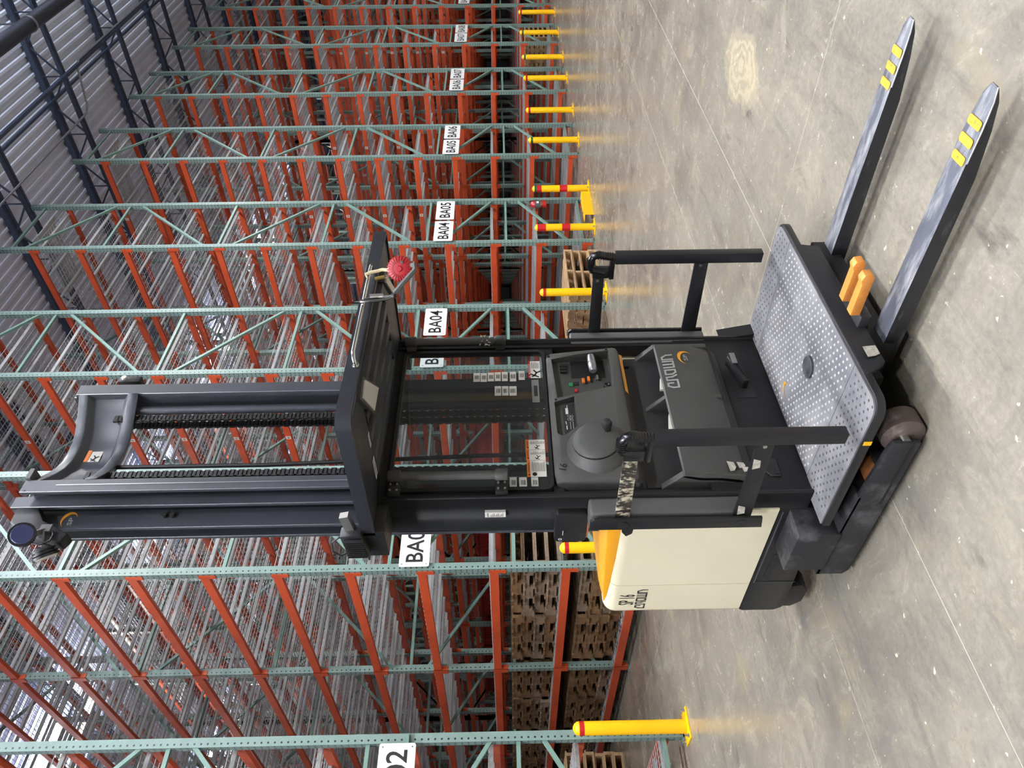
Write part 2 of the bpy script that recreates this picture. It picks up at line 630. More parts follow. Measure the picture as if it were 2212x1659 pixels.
for k in range(15):
    j = empty('roof_joist', (0.7 + 2.95 * k, 0, 0))
    structure(j)
    for n, me in (('top_chord', jt), ('bottom_chord', jb), ('web', jw)):
        w = inst(n, me, j)
        if n == 'web':
            w['kind'] = 'stuff'
for yy in (-0.74, 4.6, 10.2, 16.0, -6.5):
    structure(MB().box(-5, 45, yy - 0.03, yy + 0.03, ZC - 0.64, ZC - 0.57).box(-5, 45, yy + 0.5, yy + 0.55, ZC - 0.14, ZC - 0.09).build('trim_1', 'joist'))
# conduits below the joists
tag(MB().tube([(-2, 0.13, 10.4), (15.6, 0.13, 10.4), (15.75, 0.02, 10.4), (15.95, -0.70, 10.4), (16.1, -0.8, 10.4), (40, -0.8, 10.4)], 0.022, 8)
    .build('conduit_pipe', 'conduit', loc=(16, 0, 10.4), smooth=True), 'thin grey conduit with a bend, under the roof joists', 'conduit')
d = empty('black_duct_pipe', (14, -2.2, 9.75), 'thick black pipe high under the roof, crossing the joists', 'pipe')
MB().cyl((-6, -2.2, 9.8), (40, -2.2, 9.8), 0.13, n=20).build('pipe', 'duct', d, smooth=True)
for x in (13.9, 20, 26):
    MB().cyl((x, -2.2, 9.8), (x + 0.05, -2.2, 9.8), 0.142, n=20).build('coupling', 'conduit', d, smooth=True)
    MB().box(x + 0.015, x + 0.035, -2.215, -2.185, 9.9, ZC - 0.5).build('hanger', 'conduit', d)
structure(MB().box(-40, 75, 44, 44.3, 0, ZC).build('wall_back', 'wall_panel'))
structure(MB().box(72, 72.3, -32, 45, 0, ZC).build('wall_right', 'wall_panel'))


ORD = ('zeroth', 'first', 'second', 'third', 'fourth', 'fifth', 'sixth', 'seventh', 'eighth', 'ninth')
ORD2 = ORD + ('tenth', 'eleventh', 'twelfth', 'thirteenth')


# high-bay lamps: real fixtures, each with its own area light, plus an added upward fill
def high_bay(x, y, z, label, size=1.2, power=LAMP_W):
    t = empty('high_bay_lamp', (x, y, z), label, 'ceiling lamp', 'high-bay lamps under the roof')
    MB().prism([(x - size / 2, y - 0.17, z), (x + size / 2, y - 0.17, z), (x + size / 2 - 0.05, y - 0.12, z + 0.09), (x - size / 2 + 0.05, y - 0.12, z + 0.09)], (0, 0.34, 0)).build('housing', 'lamp_housing', t)
    for s in (-0.09, 0.09):
        MB().box(x - size / 2 + 0.04, x + size / 2 - 0.04, y + s - 0.06, y + s + 0.06, z - 0.012, z - 0.001).build('lens', 'lamp_lens', t)
    for s in (-1, 1):
        MB().cyl((x + s * size * 0.4, y, z + 0.08), (x + s * size * 0.4, y, ZC - 0.52), 0.006, n=6).build('hanger', 'conduit', t)
    ld = bpy.data.lights.new('lamp_light', 'AREA')
    ld.shape = 'RECTANGLE'
    ld.size, ld.size_y = size, 0.35
    ld.energy = power
    ld.color = (1.0, 0.955, 0.865)
    lo = bpy.data.objects.new('lamp_light', ld)
    COL.objects.link(lo)
    lo.parent = t
    lo.location = (0, 0, -0.03)
    MB().box(x - size / 2 + 0.1, x + size / 2 - 0.1, y - 0.04, y + 0.04, z + 0.0905, z + 0.1).build('roof_fill_strip', 'lamp_lens', t)  # added glowing strip, goes with the upward fill
    lu = bpy.data.lights.new('roof_fill_light', 'AREA')
    lu.shape = 'RECTANGLE'
    lu.size, lu.size_y = size, 0.3
    lu.energy = power * 1.8  # added fill, stronger than the lamp itself, to brighten the roof
    lu.color = (0.80, 0.87, 1.0)
    lv = bpy.data.objects.new('roof_fill_light', lu)
    COL.objects.link(lv)
    lv.parent = t
    lv.location = (0, 0, 0.12)
    lv.rotation_euler = (math.pi, 0, 0)


PER, FW, X5, BAY = 3.0113, 1.3221, 10.1537, 2.2783
for k, x in enumerate((-9.0, -3.4, 2.15, 8.4, 14.6, 21.0)):
    high_bay(x, -4.9 if k < 4 else -6.4, 10.0, 'white high-bay lamp over the cross aisle, %s from the left' % ORD[k + 1])
for k, x in enumerate((-6, 1.0, 9.0)):
    high_bay(x, -12.5, 10.0, 'white high-bay lamp behind the viewpoint, %s from the left' % ORD[k + 1])
AISLES = [X5 + n * PER - 0.845 for n in range(-3, 9)]
for k, x in enumerate(AISLES):
    for yy in ((9.0,) if k % 2 == 0 else (18.0,)):
        high_bay(x, yy, 10.35, 'white high-bay lamp over the %s rack aisle counted from the left' % ORD2[k + 1], 1.2, LAMP_W * 0.36)


# ================================================================== PALLET RACKS
NLEV, Z0, DZ = 13, 0.149, 0.7433
RH = 9.66
DEP = 0.075
posts_me = MB().prism([(-0.04, 0, 0), (0.04, 0, 0), (0.04, DEP, 0), (0.028, DEP, 0), (0.028, 0.012, 0), (-0.028, 0.012, 0), (-0.028, DEP, 0), (-0.04, DEP, 0)],
                      (0, 0, RH)).box(-0.07, 0.07, 0.0, DEP + 0.03, 0, 0.012).mesh('post', 'post')
BRACES = []
nodes_ = [(1, 0.18), (0, 1.43), (1, 2.72), (0, 4.42), (1, 6.1), (0, 7.95), (1, 9.42)]   # 0 = right post, 1 = left post


def xs_(side):
    return FW - 0.03 if side == 0 else 0.03


for i, (s, z) in enumerate(nodes_):
    BRACES.append(MB().bar((0.03, 0.037, z), (FW - 0.03, 0.037, z), 0.036, 0.036))
    if i + 1 < len(nodes_):
        s2, z2 = nodes_[i + 1]
        BRACES.append(MB().bar((xs_(s), 0.03, z + 0.24), (xs_(s2), 0.03, z2 - 0.22), 0.036, 0.036))
brace_me = [b.mesh('brace', 'brace') for b in BRACES]
BL = BAY - DEP


def beam_mb(m=0):
    mb = MB()
    mb.hexa([(-0.024, DEP, -0.045), (0.02, DEP, -0.045), (0.02, BAY, -0.045), (-0.024, BAY, -0.045),
             (-0.024, DEP, 0.045), (0.012, DEP, 0.045), (0.012, BAY, 0.045), (-0.024, BAY, 0.045)], m)
    for y0, y1 in ((DEP - 0.05, DEP + 0.006), (BAY - 0.006, BAY + 0.05)):
        mb.box(-0.032, -0.026, y0, y1, -0.125, 0.052, m)
    for y0, y1 in ((DEP, DEP + 0.006), (BAY - 0.006, BAY)):
        mb.box(-0.032, 0.03, y0, y1, -0.125, 0.052, m)
    return mb


def mirror_x(mb):
    n = MB()
    n.v = [(-x, y, z) for x, y, z in mb.v]
    n.f = [tuple(reversed(f)) for f in mb.f]
    n.m = list(mb.m)
    return n


beamL_me = beam_mb().mesh('beam', 'beam')
beamR_me = mirror_x(beam_mb()).mesh('beam', 'beam')
DL = (BL - 0.03) / 2


def deck_wires(y0, x0=-0.02, x1=FW + 0.02, m=0):
    mb = MB()

    def w4(p, q, axis):
        r = 0.0026
        o = len(mb.v)
        for c in (p, q):
            for a, b in ((-r, -r), (r, -r), (r, r), (-r, r)):
                mb.v.append((c[0], c[1] + a, c[2] + b) if axis == 0 else (c[0] + a, c[1], c[2] + b))
        for i in range(4):
            j = (i + 1) % 4
            mb.face((o + i, o + j, o + 4 + j, o + 4 + i) if axis else (o + j, o + i, o + 4 + i, o + 4 + j), m)
    n = int(round((x1 - x0) / 0.064))
    for i in range(n + 1):
        x = x0 + (x1 - x0) * i / n
        w4((x, y0, 0.0), (x, y0 + DL, 0.0), 1)
    k = int(round(DL / 0.1))
    for i in range(k + 1):
        yy = y0 + DL * i / k
        w4((x0, yy, 0.005), (x1, yy, 0.005), 0)
        for xx in (x0, x1):
            mb.face([len(mb.v) + q for q in range(4)], m)
            mb.v += [(xx, yy - 0.003, 0.0), (xx, yy + 0.003, 0.0), (xx, yy + 0.003, -0.035), (xx, yy - 0.003, -0.035)]
    return mb


def deck_support(y, m=0):
    return MB().prism([(0.0, y - 0.022, -0.003), (0.0, y - 0.013, -0.036), (0.0, y + 0.013, -0.036), (0.0, y + 0.022, -0.003)], (FW, 0, 0), m)


def merge(dst, src, off=(0, 0, 0), m=None):
    o = len(dst.v)
    dst.v += [(x + off[0], y + off[1], z + off[2]) for x, y, z in src.v]
    for f, mi in zip(src.f, src.m):
        dst.face([o + i for i in f], mi if m is None else m)
    return dst


SUP = (0.09, 0.5, 0.91)
deckA = deck_wires(DEP + 0.005)
deck_wire_me = deckA.mesh('wire_deck', 'wire')
deck_full = merge(MB(), deckA)
for s in SUP:
    merge(deck_full, deck_support(DEP + 0.005 + DL * s), m=1)
deck_full_me = deck_full.mesh('wire_deck', ['wire', 'deck_support'])
sup_me = [deck_support(DEP + 0.005 + DL * s).mesh('deck_support', 'deck_support') for s in SUP]
label_me = MB().box(-0.0255, -0.024, -0.03, 0.03, -0.034, 0.034, 0)
for q in range(5):
    label_me.box(-0.0262, -0.0255, -0.02 + q * 0.009, -0.016 + q * 0.009, -0.02, 0.02, 1)
label_me = label_me.mesh('barcode_label', ['label_white', 'ink'])

_far = {}


def far_bays(n0, n1):
    if (n0, n1) in _far:
        return _far[(n0, n1)]
    mb = MB()
    post = MB().box(-0.04, 0.04, 0, DEP, 0, RH)
    bl, br = beam_mb(), mirror_x(beam_mb())
    for k in range(n0, n1):
        y = k * BAY
        for xx in (0, FW):
            merge(mb, post, (xx, y if k > n0 or n0 == 0 else y + BAY, 0), 0)
        for b in BRACES:
            merge(mb, b, (0, y if k > n0 or n0 == 0 else y + BAY, 0), 1)
        for l in range(NLEV):
            z = Z0 + DZ * l
            merge(mb, bl, (-0.016, y, z), 2)
            merge(mb, br, (FW + 0.016, y, z), 2)
            for q in (0, 1):
                merge(mb, deckA, (0, y + q * (DL + 0.02), z + 0.048), 3)
                for s in SUP:
                    merge(mb, deck_support(DEP + 0.005 + DL * s), (0, y + q * (DL + 0.02), z + 0.048), 4)
    me = mb.mesh('far_bays', ['post', 'brace', 'beam', 'wire', 'deck_support'])
    _far[(n0, n1)] = me
    return me


slat = MB()
for i in range(7):
    slat.box(0.06 + i * 0.085, 0.10 + i * 0.085, 0, 1.15, 0, 0.018)
slat.box(0.03, 0.68, -0.02, 0.06, -0.02, 0.0).box(0.03, 0.68, 0.55, 0.61, -0.02, 0.0).box(0.03, 0.68, 1.1, 1.17, -0.02, 0.0)
slat_me = slat.mesh('slatted_panel', 'deck_support')
NBAY = 14
RACKS = {}
ORD = ('zeroth', 'first', 'second', 'third', 'fourth', 'fifth', 'sixth', 'seventh', 'eighth', 'ninth')
NB = {2: 3, 3: 4, 4: 4, 5: 3, 6: 3, 7: 2, 8: 2, 9: 1}


def rack_x(n):
    return X5 + (n - 5) * PER


for n in range(2, 19):
    x = rack_x(n)
    if n <= 9:
        lab = 'tall green and orange pallet rack whose end carries the signs BA%02d and BA%02d' % (n - 1, n) if n not in (2, 9) else \
              ('nearest tall green and orange pallet rack, whose end carries the sign BA02' if n == 2 else 'green and orange pallet rack with a lone BA08 sign, last before the frame edge')
        t = empty('pallet_rack', (x, 0, 0), lab, 'pallet rack', 'rows of empty pallet racking')
        nb = NB[n]
        for k in range(nb + 1):
            inst('post', posts_me, t, (0, k * BAY, 0))
            inst('post', posts_me, t, (FW, k * BAY, 0))
            for bme in brace_me:
                inst('brace', bme, t, (0, k * BAY, 0))
        for k in range(nb):
            for l in range(NLEV):
                z = Z0 + DZ * l
                b = inst('beam', beamL_me, t, (-0.016, k * BAY, z))
                if k < 2 and n >= 4 and l > 3:
                    inst('barcode_label', label_me, b, (0, BAY * 0.56, 0))
                inst('beam', beamR_me, t, (FW + 0.016, k * BAY, z))
                for q in (0, 1):
                    yy = k * BAY + q * (DL + 0.02)
                    if n <= 4 and k < 2 or n == 5 and k < 1:
                        dk = inst('wire_deck', deck_wire_me, t, (0, yy, z + 0.048))
                        for sm in sup_me:
                            inst('deck_support', sm, dk)
                    else:
                        inst('wire_deck', deck_full_me, t, (0, yy, z + 0.048))
        f = inst('far_bays', far_bays(nb, NBAY), t)
        f['kind'] = 'stuff'
        inst('slatted_panel', slat_me, t, (FW - 0.72, 0.2, 9.35))
    else:
        t = empty('pallet_rack', (x, 0, 0), 'distant pallet rack glimpsed through the near ones, %s row beyond the last BA08 sign' % ORD[n - 9], 'pallet rack', 'rows of empty pallet racking')
        f = inst('far_bays', far_bays(0, NBAY), t)
        f['kind'] = 'stuff'
    RACKS[n] = t


# ------------------------------------------------------------------ aisle signs
def aisle_sign(num, x0, x1, label, right=False):
    zc, h = 2.455, 0.31
    xc = (x0 + x1) / 2
    t = empty('aisle_sign', (xc, -0.03, zc), label, 'sign', 'aisle signs on the rack ends')
    pts = [(px, -0.035, pz) for px, pz in rrect(x0, x1, zc - h / 2, zc + h / 2, 0.02, 3)]
    MB().prism(pts, (0, 0.006, 0)).build('plate', 'sign_white', t)
    MB().text('BA%02d' % num, (xc, -0.0362, zc), (1, 0, 0), (0, 0, 1), width=(x1 - x0) * 0.82, height=h * 0.58).build('lettering', 'ink', t)
    for sx in (x0 + 0.03, x1 - 0.03):
        for sz in (zc - h / 2 + 0.03, zc + h / 2 - 0.03):
            MB().cyl((sx, -0.039, sz), (sx, -0.035, sz), 0.006, n=8).build('screw', 'bolt_steel', t)
    MB().box(x0 + 0.03, x1 + (0.08 if x1 - rack_x(2) > 0 and right else 0.0), -0.029, 0.0, zc - 0.09, zc - 0.06).build('mounting_strip', 'brace', t)


aisle_sign(2, rack_x(2) + 0.66, rack_x(2) + 1.27, 'white BA02 sign cut by the frame edge, on the nearest rack beside its green post', True)
for n in range(3, 9):
    x = rack_x(n)
    aisle_sign(n - 1, x - 0.02, x + 0.575, 'white BA%02d sign on the left half of the rack end it shares with BA%02d' % (n - 1, n))
    aisle_sign(n, x + 0.63, x + 1.225, 'white BA%02d sign on the right half of the rack end it shares with BA%02d' % (n, n - 1), True)
aisle_sign(8, rack_x(9) - 0.02, rack_x(9) + 0.575, 'white BA08 sign on the last rack end at the frame edge')


# ------------------------------------------------------------------ bollards
def bollard(x, y, bands, label):
    t = empty('bollard', (x, y, 0), label, 'bollard', 'yellow bollards along the rack ends')
    MB().lathe((x, y, 0.01), (x, y, 0.97), [(0, 0.057), (0.945, 0.057), (0.965, 0.053), (0.985, 0.038), (0.996, 0.018), (1.0, 0.004)], 24).build('post', 'bollard_yellow', t, smooth=True)
    for z0, z1, mm in bands:
        MB().lathe((x, y, z0), (x, y, z1), [(0, 0.0582), (1, 0.0582)], 24, caps=False).build('band', mm, t, smooth=True)
    MB().box(x - 0.13, x + 0.13, y - 0.10, y + 0.10, 0, 0.014).build('base_plate', 'bollard_yellow', t, bevel=0.004)
    for sx in (-1, 1):
        for sy in (-1, 1):
            px, py = x + sx * 0.10, y + sy * 0.075
            MB().cyl((px, py, 0.014), (px, py, 0.028), 0.016, n=6).cyl((px, py, 0.028), (px, py, 0.05), 0.008, n=8).build('anchor_bolt', 'bolt_steel', t)


R1, G1 = [(0.875, 0.915, 'tape_red')], [(0.875, 0.915, 'tape_green')]
bollard(2.43, -0.16, R1, 'nearest yellow bollard, red band, in front of the BA02 sign post')
bollard(4.19, -0.2, R1, 'yellow bollard with red band rising behind the yellow truck hood')
bollard(5.46, -0.2, R1, 'yellow bollard with red band, hidden behind the truck, left of two')
bollard(7.18, -0.2, R1, 'yellow bollard with red band, hidden behind the truck, right of two')
bollard(8.53, -0.17, R1, 'yellow bollard with red band standing before the pale pallet stack')
bollard(10.22, -0.2, [(0.79, 0.925, 'tape_red'), (0.40, 0.53, 'tape_red')], 'yellow bollard with two wide red bands and no green')
bollard(11.32, -0.28, [(0.89, 0.93, 'tape_green'), (0.81, 0.888, 'tape_red'), (0.37, 0.50, 'tape_red')], 'yellow bollard with one green and two red bands')
for x, b, c, w in ((13.28, G1, 'green', 'left post of the BA05 and BA06 rack'), (14.63, R1, 'red', 'right post of the BA05 and BA06 rack'),
                   (16.30, R1, 'red', 'left post of the BA06 and BA07 rack'), (17.55, G1, 'green', 'right post of the BA06 and BA07 rack'),
                   (19.2, G1, 'green', 'left post of the BA07 and BA08 rack'), (20.75, R1, 'red', 'right post of the BA07 and BA08 rack')):
    bollard(x, -0.22, b, 'small yellow bollard with %s band before the %s' % (c, w))
t = empty('floor_guard_rail', (10.8, -0.24, 0), 'low yellow guard plate on the floor between two banded bollards', 'guard rail')
MB().prism([(10.44, -0.30, 0), (10.44, -0.29, 0), (10.44, -0.29, 0.14), (10.44, -0.16, 0.14), (10.44, -0.16, 0.15), (10.44, -0.30, 0.15)], (0.74, 0, 0)).build('angle_plate', 'bollard_yellow', t)
for x in (10.6, 11.0):
    MB().cyl((x, -0.23, 0.15), (x, -0.23, 0.165), 0.016, n=6).build('anchor_bolt', 'bolt_steel', t)


# ------------------------------------------------------------------ pallets
def pallet_parts(L, W, seed):
    """L along X, W along Y; stringers run along Y."""
    rnd = random.Random(seed)
    out = []
    for x in (0.0, L / 2 - 0.02, L - 0.04):
        out.append(('stringer', MB().box(x, x + 0.04, 0, W, 0.018, 0.108)))
    for i in range(6):
        y = i * (W - 0.12) / 5
        out.append(('deck_board', MB().box(-0.004 - rnd.random() * 0.01, L + 0.004 + rnd.random() * 0.01, y, y + 0.12, 0.108, 0.126)))
    for i in range(4):
        y = i * (W - 0.12) / 3
        out.append(('bottom_board', MB().box(0, L, y, y + 0.12, 0.0, 0.018)))
    return out


def pallet_mesh(L, W, seed, notch=True):
    rnd = random.Random(seed)
    mb = MB()
    for x in (0.0, L / 2 - 0.02, L - 0.04):
        if notch:      # stringer with two fork notches cut into its underside
            ys = [0, 0.16 * W, 0.16 * W, 0.38 * W, 0.38 * W, 0.62 * W, 0.62 * W, 0.84 * W, 0.84 * W, W]
            zs = [0.018, 0.018, 0.06, 0.06, 0.018, 0.018, 0.06, 0.06, 0.018, 0.018]
            mb.prism([(x, y, z) for y, z in zip(ys, zs)] + [(x, W, 0.108), (x, 0, 0.108)], (0.04, 0, 0))
        else:
            mb.box(x, x + 0.04, 0, W, 0.018, 0.108)
    for i in range(7):
        y = i * (W - 0.11) / 6
        a, b = rnd.random() * 0.03, rnd.random() * 0.03
        mb.box(-a, L + b, y, y + 0.09 + rnd.random() * 0.02, 0.108, 0.126)
    for i in range(4):
        y = i * (W - 0.11) / 3
        mb.box(-rnd.random() * 0.02, L, y, y + 0.10, 0.0, 0.018)
    return mb


# pale stack at the mouth of aisle BA04: boards and stringers built one by one
for k in range(4):
    ox, oy, oz = 8.80 + 0.01 * (k % 2), 0.06 + 0.012 * ((k * 2) % 3), 0.1275 * k
    t = empty('wooden_pallet', (ox + 0.6, oy + 0.5, oz), 'pale wooden pallet, %s of the stack of four behind a bollard' % ('lowest', 'second from the bottom', 'third from the bottom', 'topmost')[k], 'pallet', 'stack of pale pallets')
    for nm, mb in pallet_parts(1.16, 1.0, k):
        q = MB()
        merge(q, mb, (ox, oy, oz))
        q.build(nm, 'wood_pale', t)
# stack standing in the aisle behind the nearest bollard
for k in range(6):
    q = MB()
    merge(q, pallet_mesh(1.0, 1.1, 30 + k, False), (2.62 + 0.015 * (k % 2), 3.8 + 0.01 * (k % 3), 0.128 * k))
    tag(q.build('wooden_pallet', 'wood_pale', loc=(3.1, 4.3, 0.128 * k)), 'wooden pallet at the frame edge, %s of six stacked in the aisle' % ('lowest', 'second', 'third', 'fourth', 'fifth', 'topmost')[k], 'pallet', 'stack at the frame edge')
# stacks with shade put into their darker wood colour, on the two lowest levels of the rack behind the truck
pm = [pallet_mesh(1.22, 1.02, 50 + i) for i in range(4)]
pmes = [[p.mesh('wooden_pallet', mm) for p in pm] for mm in ('wood_shade_brown', 'wood_grey')]
rnd = random.Random(4)
for lev in (0, 1):
    for k in range(4):
        for q in (0, 1):
            nst = 4
            for s in range(nst):
                me = pmes[rnd.random() < 0.3][rnd.randrange(4)]
                ob = bpy.data.objects.new('wooden_pallet', me)
                COL.objects.link(ob)
                ob.location = (rack_x(3) + 0.04 + rnd.random() * 0.05, k * BAY + 0.10 + q * 1.09 + rnd.random() * 0.02, Z0 + DZ * lev + 0.058 + s * 0.1275)
                tag(ob, 'shade-dark pallet on the %s shelf, %s stack from the aisle mouth, %s from below' % (
                    ('lowest', 'second')[lev], ORD[k * 2 + q + 1], ORD[s + 1]), 'pallet', 'shade-dark pallets stored in the rack')
# far stack in the last aisle
for k in range(6):
    q = MB()
    merge(q, pallet_mesh(1.1, 1.0, 80 + k, False), (21.0, 0.5, 0.128 * k))
    tag(q.build('wooden_pallet', 'wood_pale', loc=(21.5, 1.0, 0.128 * k)), 'small far pallet stacked beside the last bollard, %s of six' % ('lowest', 'second', 'third', 'fourth', 'fifth', 'topmost')[k], 'pallet', 'far pallet stack')


# dark red plastic bins on the third level of the same rack
bin_mb = MB().box(0, 1.15, 0, 0.98, 0, 0.02).box(0, 1.15, 0, 0.02, 0.02, 0.32).box(0, 1.15, 0.96, 0.98, 0.02, 0.32).box(0, 0.02, 0.02, 0.96, 0.02, 0.32).box(1.13, 1.15, 0.02, 0.96, 0.02, 0.32)
for i in range(9):
    bin_mb.box(-0.012, 0.0, 0.04 + i * 0.105, 0.08 + i * 0.105, 0.02, 0.30)
bin_mb.box(-0.02, 1.17, -0.02, 1.0, 0.30, 0.335)
bin_me = bin_mb.mesh('plastic_bin', 'red_plastic')
for k in range(4):
    for q in (0, 1):
        if k == 3 and q == 1:
            continue
        ob = bpy.data.objects.new('plastic_bin', bin_me)
        COL.objects.link(ob)
        ob.location = (rack_x(4) + 0.1, (k + 1) * BAY + 0.12 + q * 1.08, Z0 + DZ * 2 + 0.058)
        tag(ob, 'dark red plastic bin on the rack behind the shade-dark pallets, %s from the front' % ORD[k * 2 + q + 1], 'bin', 'dark red bins in the rack')

# ------------------------------------------------------------------ fire extinguisher hung on a rack brace
t = empty('fire_extinguisher', (11.17, -0.07, 0.73), 'red fire extinguisher with grey label hanging on the rack brace below BA05', 'extinguisher')
MB().lathe((11.17, -0.07, 0.73), (11.17, -0.07, 1.0), [(0, 0.05), (0.02, 0.062), (0.82, 0.062), (0.93, 0.045), (1.0, 0.022)], 20).build('cylinder', 'extinguisher_red', t, smooth=True)
MB().lathe((11.17, -0.07, 0.83), (11.17, -0.07, 0.93), [(0, 0.063), (1, 0.063)], 20, caps=False).build('label_sleeve', 'logo_grey', t, smooth=True)
MB().lathe((11.17, -0.07, 0.80), (11.17, -0.07, 0.825), [(0, 0.0635), (1, 0.0635)], 20, caps=False).build('strap', 'chrome', t, smooth=True)
MB().cyl((11.17, -0.07, 1.0), (11.17, -0.07, 1.04), 0.018, n=12).build('valve', 'bolt_steel', t)
MB().bar((11.12, -0.08, 1.045), (11.25, -0.08, 1.075), 0.02, 0.012).bar((11.14, -0.08, 1.02), (11.24, -0.08, 1.035), 0.02, 0.01).build('handle', 'bolt_steel', t)
MB().tube([(11.19, -0.07, 1.02), (11.24, -0.09, 1.0), (11.245, -0.1, 0.92), (11.24, -0.1, 0.85)], 0.01, 8).build('hose', 'hose_black', t, smooth=True)
MB().box(11.155, 11.185, -0.02, 0.014, 0.94, 1.02).build('wall_hook', 'bolt_steel', t)
MB().box(11.1, 11.16, -0.135, -0.132, 0.86, 0.9).build('inspection_tag', 'label_white', t)


# ================================================================== ORDER PICKER TRUCK
T = empty('order_picker', (2.28, -4.0, 0), 'black and cream stand-up order picker truck with raised mast and forks', 'forklift')
XL, XR, XM = 1.82, 2.775, 2.295       # cab side plates and mast centre line
EX, EZ = (1, 0, 0), (0, 0, 1)
NY = (0, -1, 0)


def part(mb, name, mats, parent=T, **kw):
    return mb.build(name, mats, parent, **kw)


CROWN_STROKES = [([(170, .5), (170, .92), (85, .92), (38, .55), (38, .08), (255, .08), (255, .92), (345, .92), (350, .45), (398, .08)], False),
                 ([(432, .92), (562, .92), (562, .08), (480, .08), (432, .36)], True),
                 ([(637, .92), (637, .08), (827, .08), (827, .92)], False), ([(732, .92), (732, .08)], False),
                 ([(887, .08), (887, .92), (962, .92), (1022, .55), (1022, .08)], False)]


def wordmark(org, rt, up, width, height, stroke):
    mb = MB()
    for pts, closed in CROWN_STROKES:
        mb.ribbon([(s / 1060.0 * width, t * height) for s, t in pts], stroke, org, rt, up, closed)
    return mb


def crescent(org, rt, up, w, h):
    """Open crescent, thick at the top right."""
    org, rt, up = Vector(org), Vector(rt), Vector(up)
    mb = MB()
    n = 18
    out, inn = [], []
    for i in range(n + 1):
        a = math.radians(-78 + 235 * i / n)
        k = math.sin(math.pi * i / n)
        out.append(org + rt * (w * math.cos(a)) + up * (h * math.sin(a)))
        inn.append(org + rt * ((w - 0.40 * w * k ** 1.5) * math.cos(a)) + up * ((h - 0.42 * h * k ** 1.5) * math.sin(a)))
    for i in range(n):
        mb.flat([out[i], out[i + 1], inn[i + 1], inn[i]])
    return mb


# ------------------------------------------------------------------ platform
def outline(x0, x1, y0, y1, r):
    pts = [(x1, y1), (x0, y1)]
    for cx, a0 in ((x0 + r, 180), (x1 - r, 270)):
        for i in range(6):
            a = math.radians(a0 + 90 * i / 5)
            pts.append((cx + r * math.cos(a), y0 + r + r * math.sin(a)))
    return pts


plat = part(MB().prism([(x, y, 0.216) for x, y in outline(1.68, 2.86, -4.80, -4.12, 0.06)], (0, 0, 0.031)), 'platform', 'black_paint', bevel=0.004)
part(MB().box(1.88, 2.68, -4.74, -4.10, 0.14, 0.216), 'platform_frame', 'black_matte')
for i, (x0, x1) in enumerate(((1.690, 1.8975), (1.9005, 2.6885), (2.6915, 2.85))):
    pts = [(x, y) for x, y in outline(1.690, 2.85, -4.79, -4.125 if i != 1 else -4.17, 0.055)]
    pts = [(min(max(x, x0), x1), y) for x, y in pts]
    mat_ = part(MB().prism([(x, y, 0.247) for x, y in pts], (0, 0, 0.006)), 'floor_mat', 'mat_rubber', plat)
    dots = MB()
    yy, row = -4.765, 0
    while yy < -4.185:
        xx = x0 + 0.022 + (0.016 if row % 2 else 0)
        while xx < x1 - 0.018:
            if not ((xx - 2.182) ** 2 + (yy + 4.52) ** 2 < 0.05 ** 2) and not (abs(xx - 2.30) < 0.05 and abs(yy + 4.27) < 0.04):
                o = len(dots.v)
                ring = [(math.cos(a * math.pi / 3), math.sin(a * math.pi / 3)) for a in range(6)]
                h = 0.0022 if i == 1 else 0.0006
                dots.v += [(xx + 0.0062 * c, yy + 0.0062 * s, 0.2531) for c, s in ring] + [(xx + 0.0042 * c, yy + 0.0042 * s, 0.2531 + h) for c, s in ring]
                for a in range(6):
                    b = (a + 1) % 6
                    dots.face((o + a, o + b, o + 6 + b, o + 6 + a))
                dots.face([o + 6 + a for a in range(6)])
            xx += 0.032
        yy += 0.0275
        row += 1
    dd = part(dots, 'grip_studs', 'mat_dot' if i == 1 else 'mat_pit', plat)
    dd['kind'] = 'stuff'
part(MB().lathe((2.182, -4.52, 0.252), (2.182, -4.52, 0.268), [(0, 0.047), (0.6, 0.046), (0.8, 0.04), (0.65, 0.036), (0.95, 0.033), (0.75, 0.028), (1.0, 0.025), (0.8, 0.019), (1.0, 0.015), (0.85, 0.008), (0.9, 0.001)], 28),
     'presence_pedal', 'mat_pit', plat, smooth=True)
part(crescent((2.30, -4.275, 0.2545), (0.8, -0.6, 0), (0.6, 0.8, 0), 0.035, 0.028), 'floor_emblem', 'orange_trim', plat)
part(MB().box(1.6785, 1.6795, -4.625, -4.605, 0.217, 0.246), 'yellow_tape', 'bollard_yellow', plat)
# fork carriage plate under the platform edge
car = part(MB().prism([(1.83, -4.80, 0.245), (1.875, -4.825, 0.165), (2.60, -4.825, 0.165), (2.66, -4.80, 0.245)], (0, 0.03, 0)), 'carriage_plate', 'black_paint', bevel=0.003)
part(MB().box(2.0, 2.675, -4.795, -4.62, 0.07, 0.165), 'carriage_beam', 'black_matte')
part(MB().flat([(1.955, -4.8255, 0.218), (1.96, -4.8265, 0.17), (1.915, -4.8265, 0.17), (1.905, -4.8255, 0.19), (1.90, -4.825, 0.218)]), 'torn_label', 'scrape', car)

